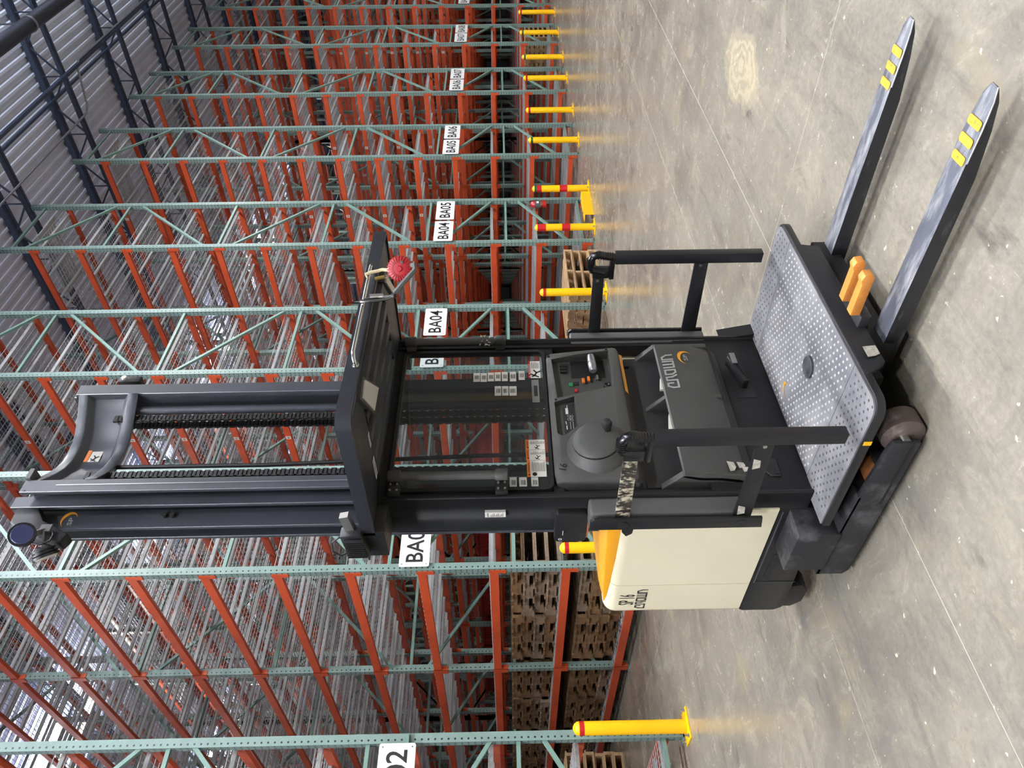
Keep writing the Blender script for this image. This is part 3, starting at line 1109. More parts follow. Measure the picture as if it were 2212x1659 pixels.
# forks
for k, (x0, x1) in enumerate(((2.005, 2.098), (2.578, 2.668))):
    ring = lambda y, xa, xb, zb, zt: [(xa, y, zb), (xb, y, zb), (xb, y, zt), (xa, y, zt)]
    fk = part(MB().loft([ring(-4.62, x0, x1, 0.045, 0.112), ring(-5.45, x0, x1, 0.06, 0.11), ring(-5.60, x0 + 0.004, x1 - 0.004, 0.075, 0.107),
                         ring(-5.68, x0 + 0.014, x1 - 0.014, 0.085, 0.103), ring(-5.712, x0 + 0.028, x1 - 0.028, 0.092, 0.100), ring(-5.718, x0 + 0.036, x1 - 0.036, 0.094, 0.098)]),
              'fork', ['fork_steel', 'fork_side'], bevel=0.003)
    for p in fk.data.polygons:
        if p.normal.z < 0.5:
            p.material_index = 1
    for y in (-5.608, -5.553, -5.498):
        xc = (x0 + x1) / 2
        zt = 0.1105 if y > -5.56 else 0.1085
        part(MB().prism([(px, py, zt) for px, py in rrect(xc - 0.036, xc + 0.036, y - 0.0145, y + 0.0145, 0.008, 3)], (0, 0, 0.0015)), 'fork_marker', 'orange_patch', fk)
    part(MB().tube([(x0 - 0.0005, -5.50, 0.108), (x0 + 0.003, -5.60, 0.105), (x0 + 0.014, -5.68, 0.101), (x0 + 0.03, -5.715, 0.097), (x1 - 0.03, -5.717, 0.097), (x1 - 0.012, -5.68, 0.101)], 0.003, 6), 'worn_edge', 'fork_edge', fk, smooth=True)
# orange pallet-clamp jaws between the forks
cl = part(MB().box(2.07, 2.23, -4.865, -4.79, 0.15, 0.192), 'clamp_housing', 'black_paint', bevel=0.006)
for x in (2.108, 2.192):
    part(MB().prism([(x - 0.02, -4.86, 0.19), (x - 0.02, -5.025, 0.19), (x - 0.02, -5.04, 0.2), (x - 0.02, -5.036, 0.226), (x - 0.02, -5.015, 0.234), (x - 0.02, -4.995, 0.226), (x - 0.02, -4.86, 0.226)], (0.038, 0, 0)),
         'clamp_jaw', 'orange_peg', cl, bevel=0.002)

# base legs with load wheels
for side in (-1, 1):
    def SX(x):
        return x if side < 0 else 2 * 2.27 - x
    xa, xb = sorted((SX(1.69), SX(1.712)))
    xc, xd = sorted((SX(1.822), SX(1.842)))
    xe, xf = sorted((SX(1.69), SX(1.842)))
    leg = part(MB().prism([(xa, -4.60, 0.03), (xa, -3.78, 0.03), (xa, -3.75, 0.05), (xa, -3.75, 0.165), (xa, -4.29, 0.152), (xa, -4.57, 0.135), (xa, -4.60, 0.125)], (xb - xa, 0, 0))
               .box(xc, xd, -4.57, -3.78, 0.03, 0.135).prism([(xe, -4.29, 0.14), (xe, -3.75, 0.15), (xe, -3.75, 0.166), (xe, -4.29, 0.154)], (xf - xe, 0, 0))
               .box(xb, xc, -4.46, -4.44, 0.04, 0.13), 'base_leg', 'black_dusty', bevel=0.002)
    part(MB().box(*sorted((SX(1.6885), SX(1.6905))), -4.60, -4.25, 0.052, 0.06), 'leg_groove', 'black_matte', leg)
    part(MB().lathe((SX(1.722), -4.595, 0.078), (SX(1.812), -4.595, 0.078), [(0, 0.03), (0, 0.068), (0.08, 0.077), (0.92, 0.077), (1, 0.068), (1, 0.03)], 32), 'load_wheel', 'wheel_brown', leg, smooth=True)
    part(MB().cyl((SX(1.70), -4.595, 0.078), (SX(1.83), -4.595, 0.078), 0.016, n=12), 'axle', 'bolt_steel', leg)
    part(MB().cyl((SX(1.73), -4.365, 0.085), (SX(1.80), -4.365, 0.085), 0.052, n=20), 'roller', 'roller_orange', leg, smooth=True)
    part(MB().box(*sorted((SX(1.725), SX(1.81))), -4.325, -4.30, 0.05, 0.14), 'leg_bulkhead', 'fork_side', leg)
    bx = part(MB().hexa([(*p, 0.15) for p in ((SX(1.68), -4.06), (SX(1.90), -4.06), (SX(1.90), -3.80), (SX(1.68), -3.80))][:: (1 if side < 0 else -1)] +
                        [(*p, 0.322) for p in ((SX(1.68), -4.06), (SX(1.90), -4.06), (SX(1.90), -3.80), (SX(1.68), -3.80))][:: (1 if side < 0 else -1)]), 'leg_bracket', 'black_dusty', bevel=0.004)

# ------------------------------------------------------------------ cab: side plates, kick panel, window
for nm, xa, xb in (('side_plate', 1.808, 1.822), ('side_plate', 2.773, 2.787)):
    yb = -3.955 if xa < 2 else -4.115
    part(MB().prism([(xa, -4.168, 0.25), (xa, -3.96, 0.25), (xa, -3.96, 1.2), (xa, yb, 1.28), (xa, yb, 2.03), (xa, -4.168, 2.03)], (xb - xa, 0, 0)).box(xa - 0.0, xb + 0.0, -4.18, -4.168, 0.25, 2.03), nm, 'black_paint', bevel=0.003)
for xa, xb in ((1.822, 1.846), (2.744, 2.773)):
    part(MB().box(xa, xb, -4.16, -4.10, 0.25, 2.02), 'cab_post', 'black_matte')
kick = part(MB().box(XL, XR, -4.166, -4.15, 0.25, 0.66), 'kick_panel', 'black_matte', bevel=0.003)
ped = part(MB().prism([(2.50, -4.25, 0.405), (2.57, -4.25, 0.415), (2.585, -4.245, 0.435), (2.565, -4.24, 0.445), (2.50, -4.24, 0.43), (2.42, -4.22, 0.395), (2.42, -4.22, 0.37)], (0, 0.055, 0)), 'brake_pedal', 'black_paint', kick, bevel=0.004)
part(MB().box(2.505, 2.575, -4.253, -4.249, 0.412, 0.436), 'pedal_pad', 'fork_edge', kick)
part(MB().box(2.36, 2.47, -4.1675, -4.164, 0.34, 0.43), 'pedal_slot', 'rubber', kick)
part(MB().prism([(1.895, -4.168, 0.36), (1.99, -4.168, 0.36), (1.99, -4.168, 0.44), (1.97, -4.168, 0.455), (1.895, -4.168, 0.40)], (0, -0.006, 0)), 'bolted_cover', 'black_paint', kick, bevel=0.002)
for px, pz in ((1.91, 0.375), (1.975, 0.44)):
    part(MB().cyl((px, -4.18, pz), (px, -4.172, pz), 0.008, n=8), 'bolt', 'black_paint', kick)
part(MB().prism([(2.775, -4.165, 0.25), (2.775, -4.165, 0.42), (2.775, -4.19, 0.30), (2.775, -4.20, 0.25)], (0.075, 0, 0)), 'gusset', 'black_paint', kick)

# window
gx0, gx1, gz0, gz1, gy = 1.848, 2.712, 1.302, 1.985, -4.158
outer, inner = rrect(gx0, gx1, gz0, gz1, 0.035, 4), rrect(gx0 + 0.016, gx1 - 0.016, gz0 + 0.014, gz1 - 0.014, 0.025, 4)
fr = MB()
n = len(outer)
for yy in (gy - 0.016, gy + 0.01):
    fr.v += [(x, yy, z) for x, z in outer] + [(x, yy, z) for x, z in inner]
for i in range(n):
    j = (i + 1) % n
    fr.face((i, j, n + j, n + i))
    fr.face((2 * n + j, 2 * n + i, 3 * n + i, 3 * n + j))
    fr.face((j, i, 2 * n + i, 2 * n + j))
    fr.face((n + i, n + j, 3 * n + j, 3 * n + i))
win = part(MB().prism([(x, gy, z) for x, z in inner], (0, 0.005, 0)), 'windshield', 'windshield_glass')
part(fr, 'window_gasket', 'rubber', win)
part(MB().box(1.822, 2.773, -4.15, -4.13, 1.26, 1.303).box(1.822, 2.773, -4.15, -4.13, 1.985, 2.03).box(2.712, 2.773, -4.15, -4.13, 1.303, 1.985), 'cab_crossbar', 'black_matte')
gs = gy - 0.0012


def barcode(x1, x0, z1, z0, seed):
    rnd = random.Random(seed)
    t = part(MB().box(x0, x1, gs - 0.0006, gs, z0, z1), 'barcode_sticker', 'label_white', win)
    mb = MB()
    z = z0 + (z1 - z0) * 0.15
    while z < z1 - (z1 - z0) * 0.2:
        h = 0.0008 + rnd.random() * 0.0016
        mb.flat([(x0 + (x1 - x0) * 0.28, gs - 0.0012, z), (x0 + (x1 - x0) * 0.72, gs - 0.0012, z), (x0 + (x1 - x0) * 0.72, gs - 0.0012, z + h), (x0 + (x1 - x0) * 0.28, gs - 0.0012, z + h)])
        z += h + 0.0012 + rnd.random() * 0.001
    part(mb, 'barcode_print', 'ink', win)


for i, a in enumerate([(2.563, 2.503, 1.646, 1.615), (2.562, 2.502, 1.612, 1.582), (2.565, 2.505, 1.578, 1.548), (2.567, 2.506, 1.544, 1.516), (2.568, 2.505, 1.511, 1.483), (2.569, 2.502, 1.473, 1.443),
                       (2.573, 2.511, 1.431, 1.402), (2.471, 2.408, 1.545, 1.515), (2.470, 2.408, 1.511, 1.481), (2.469, 2.407, 1.477, 1.443), (1.925, 1.868, 1.484, 1.455), (1.924, 1.868, 1.445, 1.413), (1.923, 1.868, 1.395, 1.366)]):
    barcode(*a, seed=i)


def falling_figure(mb, cx, cz, s, y):
    """Warning pictogram: a tumbling stick figure."""
    for p, q in (((-.3, .1), (.1, -.1)), ((.1, -.1), (.45, .15)), ((.1, -.1), (.3, -.45)), ((-.3, .1), (-.5, -.25)), ((-.3, .1), (-.1, .45)), ((-.3, .1), (-.42, .3))):
        mb.ribbon([p, q], 0.16, (cx, y, cz), (s, 0, 0), (0, 0, s))
    return mb


def warning(x1, x0, z1, z0, word, head, pic, fallen=True):
    h = (z1 - z0) * 0.17
    b = part(MB().box(x0, x1, gs - 0.0006, gs, z0, z1), 'warning_sticker', 'label_white', win)
    part(MB().box(x0, x1, gs - 0.0010, gs - 0.0005, z1 - h, z1), 'sticker_header', head, win)
    mb = MB().text(word, ((x0 + x1) / 2 + 0.006, gs - 0.0014, z1 - h / 2), EX, EZ, width=(x1 - x0) * 0.62, height=h * 0.55)
    mb.flat([(x0 + 0.006, gs - 0.0014, z1 - h * 0.8), (x0 + 0.006 + h * 0.8, gs - 0.0014, z1 - h * 0.8), (x0 + 0.006 + h * 0.4, gs - 0.0014, z1 - h * 0.18)])
    part(mb, 'sticker_header_text', 'label_white' if head == 'danger_red' else 'ink', win)
    mb = MB()
    if fallen:
        falling_figure(mb, x0 + (x1 - x0) * 0.27, z0 + (z1 - z0) * 0.4, (x1 - x0) * 0.4, gs - 0.0012)
    else:
        mb.cyl((x0 + (x1 - x0) * 0.16, gs - 0.0014, z1 - h - (x1 - x0) * 0.2), (x0 + (x1 - x0) * 0.16, gs - 0.0006, z1 - h - (x1 - x0) * 0.2), (x1 - x0) * 0.11, n=16)
    lx = x0 + (x1 - x0) * (0.55 if fallen else 0.32)
    z = z1 - h - 0.006
    rnd = random.Random(int(x0 * 1000))
    while z > z0 + 0.004:
        e = x1 - 0.005 - rnd.random() * 0.012
        mb.flat([(lx, gs - 0.0012, z - 0.0013), (e, gs - 0.0012, z - 0.0013), (e, gs - 0.0012, z), (lx, gs - 0.0012, z)])
        z -= 0.0042
    part(mb, 'sticker_print', 'ink', win)


warning(2.641, 2.522, 1.384, 1.327, 'DANGER', 'danger_red', 0)
warning(2.131, 2.074, 1.412, 1.329, 'WARNING', 'warn_orange', 0)
warning(2.072, 2.015, 1.412, 1.329, 'WARNING', 'warn_orange', 0)
warning(2.013, 1.925, 1.410, 1.329, 'WARNING', 'warn_orange', 0, False)
part(MB().box(2.36, 2.51, gs - 0.0006, gs, 1.338, 1.372), 'tape_patch', 'tape_clear', win)
part(MB().box(2.40, 2.47, gs - 0.0012, gs - 0.0005, 1.345, 1.362), 'tape_window', 'console_dark', win)

# grab tubes on both sides of the window
for x in (2.735, 1.895):
    g = part(MB().cyl((x, -4.215, 1.52), (x, -4.215, 1.955), 0.0185, n=20), 'grab_tube', 'pad_grey', smooth=True)
    for z0, z1 in ((1.49, 1.545), (1.925, 1.98)):
        part(MB().lathe((x, -4.215, z0), (x, -4.215, z1), [(0, 0.018), (0.06, 0.026), (0.85, 0.026), (1, 0.02)], 20).box(x - 0.02, x + 0.02, -4.21, -4.165, z0 + 0.005, z1 - 0.005), 'tube_socket', 'console_grey', g, smooth=True)
    if x < 2.3:
        for z0, z1 in ((1.492, 1.543), (1.927, 1.978)):
            part(MB().box(1.815, 1.885, -4.206, -4.182, z0, z1), 'socket_foot', 'black_matte', g, bevel=0.004)
            for bx_, bz in ((1.83, z0 + 0.012), (1.83, z1 - 0.012), (1.86, z0 + 0.012), (1.86, z1 - 0.012)):
                part(MB().cyl((bx_, -4.212, bz), (bx_, -4.205, bz), 0.005, n=8), 'bolt', 'bolt_steel', g)
    else:
        rnd = random.Random(3)
        mb = MB()
        for q in range(16):
            zc, a = 1.56 + rnd.random() * 0.05, rnd.random() * 3 + 2.5
            c = Vector((x + 0.020 * math.cos(a), -4.215 + 0.020 * math.sin(a), zc))
            mb.flat([c + Vector((rnd.uniform(-.012, .012), rnd.uniform(-.006, .003), rnd.uniform(-.014, .014))) for _ in range(4)])
        part(mb, 'tape_scraps', 'paper', g)

# ------------------------------------------------------------------ control console
CX0, CX1 = 1.872, 2.690
up_prof = [(-4.150, 1.300), (-4.172, 1.297), (-4.185, 1.27), (-4.197, 1.17), (-4.213, 1.02), (-4.219, 0.972), (-4.212, 0.955), (-4.12, 0.905), (-4.11, 0.90), (-4.11, 1.300)]
xs = [CX0, CX0 + 0.012, CX0 + 0.05, CX1 - 0.05, CX1 - 0.012, CX1]
rings = []
for i, x in enumerate(xs):
    k = (0.035, 0.012, 0, 0, 0.012, 0.035)[i]
    rings.append([(x, min(y + k, -4.105), z - (k * 0.4 if z > 1.28 else 0)) for y, z in up_prof])
con = part(MB().loft(rings), 'console', 'console_grey', bevel=0.004)


def cut(obj, mb):
    me = mb.mesh('cutter', 'console_dark', wloc(obj))
    c = bpy.data.objects.new('cutter', me)
    COL.objects.link(c)
    c.location = wloc(obj)
    md = obj.modifiers.new('cut', 'BOOLEAN')
    md.operation = 'DIFFERENCE'
    md.object = c
    md.solver = 'EXACT'
    dg = bpy.context.evaluated_depsgraph_get()
    new = bpy.data.meshes.new_from_object(obj.evaluated_get(dg))
    obj.modifiers.clear()
    obj.data = new
    bpy.data.objects.remove(c)
    for p in new.polygons:
        p.use_smooth = True
    new.set_sharp_from_angle(angle=math.radians(35))


def yface(z):
    """Front surface of the upper console at height z."""
    pr = sorted([(z_, y_) for y_, z_ in up_prof[1:7]])
    for (z0, y0), (z1, y1) in zip(pr, pr[1:]):
        if z0 <= z <= z1:
            return y0 + (y1 - y0) * (z - z0) / (z1 - z0)
    return pr[0][1]


REC1 = [(2.625, 1.272), (2.36, 1.258), (2.375, 1.165), (2.405, 1.000), (2.655, 0.996), (2.645, 1.13)]
REC2 = [(2.335, 1.274), (2.145, 1.272), (2.130, 1.255), (2.132, 1.235), (2.178, 1.180), (2.36, 1.182)]
cut(con, MB().prism([(x, -4.30, z) for x, z in REC1], (0, 0.145, 0)))
cut(con, MB().prism([(x, -4.30, z) for x, z in REC2], (0, 0.140, 0)))
part(MB().prism([(x + (2.5 - x) * 0.02, -4.153, z + (1.13 - z) * 0.02) for x, z in REC1], (0, -0.002, 0)), 'control_plate', 'console_grey', con)
part(MB().box(2.52, 2.640, -4.1565, -4.1548, 1.02, 1.18), 'control_well', 'rubber', con)
part(MB().lathe((2.645, -4.186, 1.08), (2.53, -4.190, 1.078), [(0, 0.012), (0.05, 0.019), (0.48, 0.021), (0.5, 0.0185), (0.54, 0.0185), (0.56, 0.021), (0.93, 0.019), (1, 0.013)], 18), 'throttle_grip', 'fork_edge', con, smooth=True)
part(MB().cyl((2.60, -4.186, 1.08), (2.60, -4.155, 1.08), 0.012, n=10), 'throttle_stem', 'rubber', con)
for x, z in ((2.603, 1.214), (2.582, 1.214), (2.561, 1.214)):
    part(MB().box(x - 0.008, x + 0.008, -4.168, -4.154, z - 0.018, z + 0.018), 'rocker_switch', 'rubber', con, bevel=0.003)
for x, z, mm in ((2.497, 1.126, 'warn_orange'), (2.508, 1.100, 'warn_orange'), (2.517, 1.06, 'bolt_steel')):
    part(MB().box(x - 0.015, x + 0.015, -4.166, -4.154, z - 0.007, z + 0.007), 'button', mm, con, bevel=0.002)
    part(MB().box(x - 0.018, x + 0.018, -4.163, -4.154, z - 0.0155, z - 0.0105), 'button_divider', 'rubber', con)
part(MB().box(2.464, 2.486, -4.160, -4.154, 1.176, 1.196), 'green_key', 'button_green', con, bevel=0.001)
part(MB().box(2.470, 2.492, -4.160, -4.154, 1.150, 1.172), 'black_key', 'rubber', con, bevel=0.002)
part(MB().box(2.424, 2.442, -4.162, -4.154, 1.158, 1.172), 'red_key', 'danger_red', con, bevel=0.001)
part(MB().lathe((2.463, -4.154, 1.017), (2.463, -4.168, 1.017), [(0, 0.017), (0.8, 0.016), (1, 0.011), (0.7, 0.006), (0.7, 0.001)], 18), 'key_switch', 'rubber', con, smooth=True)
# display decal in the second recess
dec = MB().prism([(x, -4.1605, z) for x, z in ((2.318, 1.238), (2.345, 1.186), (2.200, 1.186), (2.160, 1.236))], (0, -0.001, 0))
dec = part(dec, 'display_decal', 'console_dark', con)
mb = MB()
for i in range(3):
    for a in range(10):
        pass
for cx, cz in ((2.268, 1.212), (2.256, 1.202), (2.266, 1.198), (2.248, 1.213), (2.244, 1.200)):
    for a in range(10):
        t0, t1 = 2 * math.pi * a / 10, 2 * math.pi * (a + 1) / 10
        mb.ribbon([(0.006 * math.cos(t0), 0.006 * math.sin(t0)), (0.006 * math.cos(t1), 0.006 * math.sin(t1))], 0.0012, (cx, -4.1620, cz), EX, EZ)
mb.ribbon([(0, 0), (0.026, 0.0)], 0.012, (2.286, -4.1620, 1.219), EX, EZ)
mb.ribbon([(0, 0), (0.018, 0)], 0.003, (2.316, -4.1620, 1.216), EX, EZ)
for k in range(2):
    mb.ribbon([(0, 0), (0.045, 0.0)], 0.0015, (2.188, -4.1620, 1.196 + k * 0.012), EX, EZ)
mb.ribbon([(0, 0), (0.02, 0)], 0.004, (2.188, -4.1620, 1.225), EX, EZ).ribbon([(0, 0), (0.016, 0.002)], 0.003, (2.218, -4.162, 1.226), EX, EZ)
part(mb, 'decal_print', 'label_white', con)
for x, z in ((2.655, 1.283), (2.662, 1.005), (2.35, 1.266)):
    part(MB().cyl((x, yface(min(z, 1.29)) - 0.002, z), (x, yface(min(z, 1.29)) + 0.004, z), 0.006, n=10), 'screw', 'rubber', con)
part(MB().box(2.372, 2.384, -4.21, -4.19, 1.0, 1.01), 'bezel_tab', 'console_grey', con)
part(MB().text('16', (1.945, -4.1985, 1.262), (0.97, -0.02, -0.2), (0.2, -0.04, 0.97), width=0.035, height=0.032), 'handwritten_number', 'ink', con)
# steering dome
axis = Vector((0, -0.985, 0.17)).normalized()
base = Vector((2.042, -4.195, 1.107))
ax_end = base + axis * 0.075
part(MB().lathe(base, ax_end, [(-0.15, 0.142), (0.15, 0.136), (0.40, 0.120), (0.60, 0.1065), (0.66, 0.103)], 40), 'steering_base', 'console_grey', con, smooth=True)
part(MB().lathe(base, ax_end, [(0.60, 0.1015), (0.745, 0.1015)], 40), 'steering_gap', 'rubber', con, smooth=True)
part(MB().lathe(base, ax_end, [(0.72, 0.100), (0.80, 0.102), (0.90, 0.096), (0.97, 0.07), (1.0, 0.03), (1.0, 0.002)], 40), 'steering_disc', 'console_grey', con, smooth=True)
kb = base + axis * 0.068 + Vector((0.035, 0, -0.052))
part(MB().lathe(kb, kb + axis * 0.07, [(0, 0.016), (0.35, 0.014), (0.5, 0.020), (0.75, 0.023), (0.95, 0.018), (1.0, 0.006)], 20), 'steering_knob', 'rubber', con, smooth=True)
part(MB().lathe(kb - axis * 0.002, kb + axis * 0.006, [(0, 0.033), (0.7, 0.030), (0.4, 0.018)], 20), 'knob_cup', 'console_dark', con, smooth=True)
# orange trim strip, waist and lower pocket panel
part(MB().prism([(2.644, -4.192, 0.946), (2.40, -4.192, 0.946), (2.378, -4.186, 0.930), (2.643, -4.186, 0.930)], (0, 0.012, 0)), 'orange_strip', 'orange_trim', con)
part(MB().box(2.585, 2.615, -4.168, -4.15, 0.90, 0.922), 'strip_latch', 'rubber', con)
waist = part(MB().box(CX0 + 0.01, CX1 - 0.01, -4.128, -4.10, 0.60, 0.91), 'console_waist', 'console_dark')
lo_prof = [(-4.213, 0.776), (-4.222, 0.770), (-4.228, 0.70), (-4.226, 0.62), (-4.212, 0.54), (-4.185, 0.485), (-4.150, 0.455), (-4.140, 0.47), (-4.172, 0.50), (-4.197, 0.55), (-4.21, 0.62), (-4.212, 0.70)]
rings = []
for i, x in enumerate(xs):
    k = (0.03, 0.008, 0, 0, 0.008, 0.03)[i]
    rings.append([(x, y + (k if z < 0.74 else k * 0.3), z) for y, z in lo_prof])
low = part(MB().loft(rings), 'pocket_panel', 'console_grey', smooth=True)
for x0, x1 in ((CX0, CX0 + 0.028), (2.318, 2.340), (CX1 - 0.028, CX1)):
    part(MB().prism([(x0, -4.214, 0.52), (x0, -4.214, 0.776), (x0, -4.130, 0.852), (x0, -4.110, 0.852), (x0, -4.110, 0.48)], (x1 - x0, 0, 0)), 'pocket_divider', 'console_grey', low, bevel=0.002)
part(MB().box(CX0 + 0.02, CX1 - 0.02, -4.20, -4.12, 0.50, 0.56), 'pocket_floor', 'rubber', low)
part(wordmark((2.366, -4.2300, 0.700), EX, (0, 0.10, 0.995), 0.236, 0.055, 0.0088), 'wordmark', 'logo_silver', low)
part(crescent((2.574, -4.2295, 0.640), (0.95, 0, 0.3), (-0.3, 0, 0.95), 0.046, 0.036), 'emblem', 'orange_trim', low)
part(MB().text('SP', (2.573, -4.2300, 0.640), (1, 0, 0.0), (0, 0, 1), width=0.042, height=0.019), 'emblem_text', 'logo_silver', low)
for i, (x0, z0, w) in enumerate(((1.885, 0.585, 0.05), (1.90, 0.545, 0.03), (1.88, 0.53, 0.025))):
    part(MB().flat([(x0, -4.2235, z0), (x0 + w, -4.2275, z0 + 0.006), (x0 + w * 0.9, -4.2260, z0 - 0.022), (x0 + w * 0.4, -4.2240, z0 - 0.028), (x0 + 0.004, -4.2215, z0 - 0.018)]), 'torn_label', 'scrape', low)
for x0, x1, dz in ((2.38, 2.45, 0.012), (2.10, 2.22, 0.020)):
    tag(MB().hexa([(x0, -4.205, 0.60), (x1, -4.205, 0.60), (x1, -4.195, 0.60), (x0, -4.195, 0.60), (x0, -4.212, 0.777 + dz), (x1, -4.214, 0.777), (x1, -4.200, 0.777), (x0, -4.198, 0.777 + dz)])
        .build('folded_paper', 'paper', loc=((x0 + x1) / 2, -4.20, 0.60)), 'folded white paper tucked in the %s pocket of the console' % ('right' if x0 > 2.3 else 'left'), 'paper')
# red fob hook left of the console
part(MB().lathe((1.86, -4.20, 0.955), (1.86, -4.165, 0.955), [(0, 0.012), (0.4, 0.016), (1, 0.012)], 14), 'coat_hook', 'rubber', con, smooth=True)

# ------------------------------------------------------------------ side pads, hinge plates and side gates
for side in (-1, 1):
    def SX(x):
        return x if side < 0 else 2 * 2.285 - x
    zb = 0.545 if side < 0 else 0.49
    part(MB().box(*sorted((SX(1.722), SX(1.806))), -4.168, -4.06, zb, 1.168), 'hip_pad', 'pad_grey', bevel=0.012, seg=3)
    hp = part(MB().prism([(SX(1.695), y, z) for y, z in ((-4.165, 0.49), (-4.10, 0.48), (-4.10, 1.17), (-4.155, 1.17), (-4.168, 1.155))], (SX(1.707) - SX(1.695), 0, 0)), 'hinge_plate', 'black_paint', bevel=0.002)
    for z in (1.04, 0.57):
        part(MB().cyl((SX(1.692), -4.13, z), (SX(1.74), -4.13, z), 0.022, n=20), 'pivot', 'black_paint', hp, smooth=True)
    gx = 1.722
    gate = part(MB().box(*sorted((SX(gx - 0.02), SX(gx + 0.022))), -4.64, -4.588, 0.293, 0.975), 'side_gate', 'black_paint', bevel=0.003)
    for z, dz, mm in ((1.045, 0.026, 'tape_worn' if side < 0 else 'black_paint'), (0.568, 0.032, 'black_paint')):
        a = -4.52 if z > 0.9 else -4.60
        xa, xb = sorted((SX(gx - 0.006), SX(gx + 0.006)))
        arm = part(MB().prism([(xa, y, zz) for y, zz in ((a, z - dz), (-4.135, z - dz - 0.008), (-4.105, z - dz), (-4.105, z + dz), (-4.135, z + dz), (a, z + dz))], (xb - xa, 0, 0)), 'gate_arm', mm, gate, bevel=0.002)
        part(MB().cyl((xa - 0.006, a + 0.03, z + 0.004), (xb + 0.006, a + 0.03, z + 0.004), 0.008, n=10), 'rivet', 'bolt_steel', gate)
    if side < 0:
        for yy, z in ((-4.50, 0.578), (-4.22, 0.575)):
            part(MB().flat([(1.7145, yy, z + 0.018), (1.7145, yy + 0.06, z + 0.012), (1.7145, yy + 0.05, z - 0.016), (1.7145, yy + 0.01, z - 0.01)]), 'paint_scrape', 'scrape', gate)
    # ribbed handle loop
    hpts = [(-4.614, 0.97), (-4.622, 1.02), (-4.630, 1.05), (-4.622, 1.075), (-4.600, 1.086), (-4.565, 1.088), (-4.545, 1.078), (-4.538, 1.05), (-4.530, 1.02)]
    part(MB().tube([(SX(gx), y, z) for y, z in hpts], 0.0185, 12), 'grip_loop', 'grip_black', gate, smooth=True)
    part(MB().box(*sorted((SX(gx - 0.018), SX(gx + 0.018))), -4.62, -4.50, 0.975, 0.998), 'grip_foot', 'grip_black', gate, bevel=0.004)
    part(MB().box(*sorted((SX(gx - 0.015), SX(gx + 0.015))), -4.560, -4.505, 0.998, 1.075), 'grip_post', 'black_paint', gate, bevel=0.004)
    for i in range(7):
        z = 0.985 + i * 0.011
        part(MB().lathe((SX(gx), -4.619 - 0.0012 * i, z), (SX(gx), -4.619 - 0.0012 * i, z + 0.005), [(0, 0.0185), (0.3, 0.0215), (0.7, 0.0215), (1, 0.0185)], 14), 'grip_rib', 'grip_black', gate, smooth=True)
    for i in range(5):
        y = -4.605 + i * 0.011
        part(MB().lathe((SX(gx), y, 1.086), (SX(gx), y + 0.005, 1.0865), [(0, 0.0185), (0.3, 0.0215), (0.7, 0.0215), (1, 0.0185)], 14), 'grip_rib', 'grip_black', gate, smooth=True)
part(MB().box(1.795, 1.808, -4.095, -4.062, 1.503, 1.588), 'rating_label', 'label_white')
mb = MB().text('CROWN', (1.7945, -4.078, 1.576), (0, -1, 0), EZ, width=0.026, height=0.008)
for i in range(9):
    z = 1.562 - i * 0.006
    mb.flat([(1.7945, -4.065, z), (1.7945, -4.065 - 0.012 - 0.012 * ((i * 7) % 3) / 2, z), (1.7945, -4.065 - 0.012 - 0.012 * ((i * 7) % 3) / 2, z + 0.002), (1.7945, -4.065, z + 0.002)])
part(mb, 'label_print', 'ink')
# emergency disconnect box on the left plate
db = part(MB().prism([(1.776, y, z) for y, z in rrect(-4.10, -3.905, 1.165, 1.300, 0.018, 4)], (0.03, 0, 0)), 'disconnect_box', 'black_paint', bevel=0.003)
part(MB().text('0', (1.7745, -3.925, 1.275), (0, 0, 1), (0, 1, 0), width=0.016, height=0.014).ribbon([(0, 0), (0.0, 0.03)], 0.003, (1.7745, -3.955, 1.265), (0, 0, 1), (0, -1, 0)), 'switch_marks', 'label_white', db)
part(MB().box(1.778, 1.806, -4.08, -3.93, 1.158, 1.166), 'box_gasket', 'roller_orange', db)

# ------------------------------------------------------------------ overhead guard
GX0, GX1, GY0, GY1, GZ0, GZ1 = 1.662, 2.836, -4.785, -4.16, 2.013, 2.066
gd = part(MB().prism([(x, y, GZ1 - 0.008) for x, y in ((GX0 + 0.05, GY0 + 0.005), (GX1 - 0.05, GY0 + 0.005), (GX1 - 0.006, GY0 + 0.05), (GX1 - 0.006, GY1 + 0.2), (GX0 + 0.006, GY1 + 0.2), (GX0 + 0.006, GY0 + 0.05))], (0, 0, 0.008)), 'overhead_guard', 'guard_black')
fo = [(GX0, GY1 + 0.02), (GX0, GY0 + 0.045), (GX0 + 0.012, GY0 + 0.016), (GX0 + 0.045, GY0), (GX1 - 0.012, GY0), (GX1 - 0.004, GY0 + 0.004), (GX1, GY0 + 0.012), (GX1, GY1 + 0.02)]
fi = [(GX0 + 0.012, GY1 + 0.02), (GX0 + 0.012, GY0 + 0.05), (GX0 + 0.021, GY0 + 0.026), (GX0 + 0.048, GY0 + 0.012), (GX1 - 0.02, GY0 + 0.012), (GX1 - 0.014, GY0 + 0.015), (GX1 - 0.012, GY0 + 0.02), (GX1 - 0.012, GY1 + 0.02)]
part(MB().loft([[(*o_, GZ0), (*i_, GZ0), (*i_, GZ1 + 0.001), (*o_, GZ1 + 0.001)] for o_, i_ in zip(fo, fi)]), 'guard_fascia', 'guard_black', gd, smooth=True, angle=50)
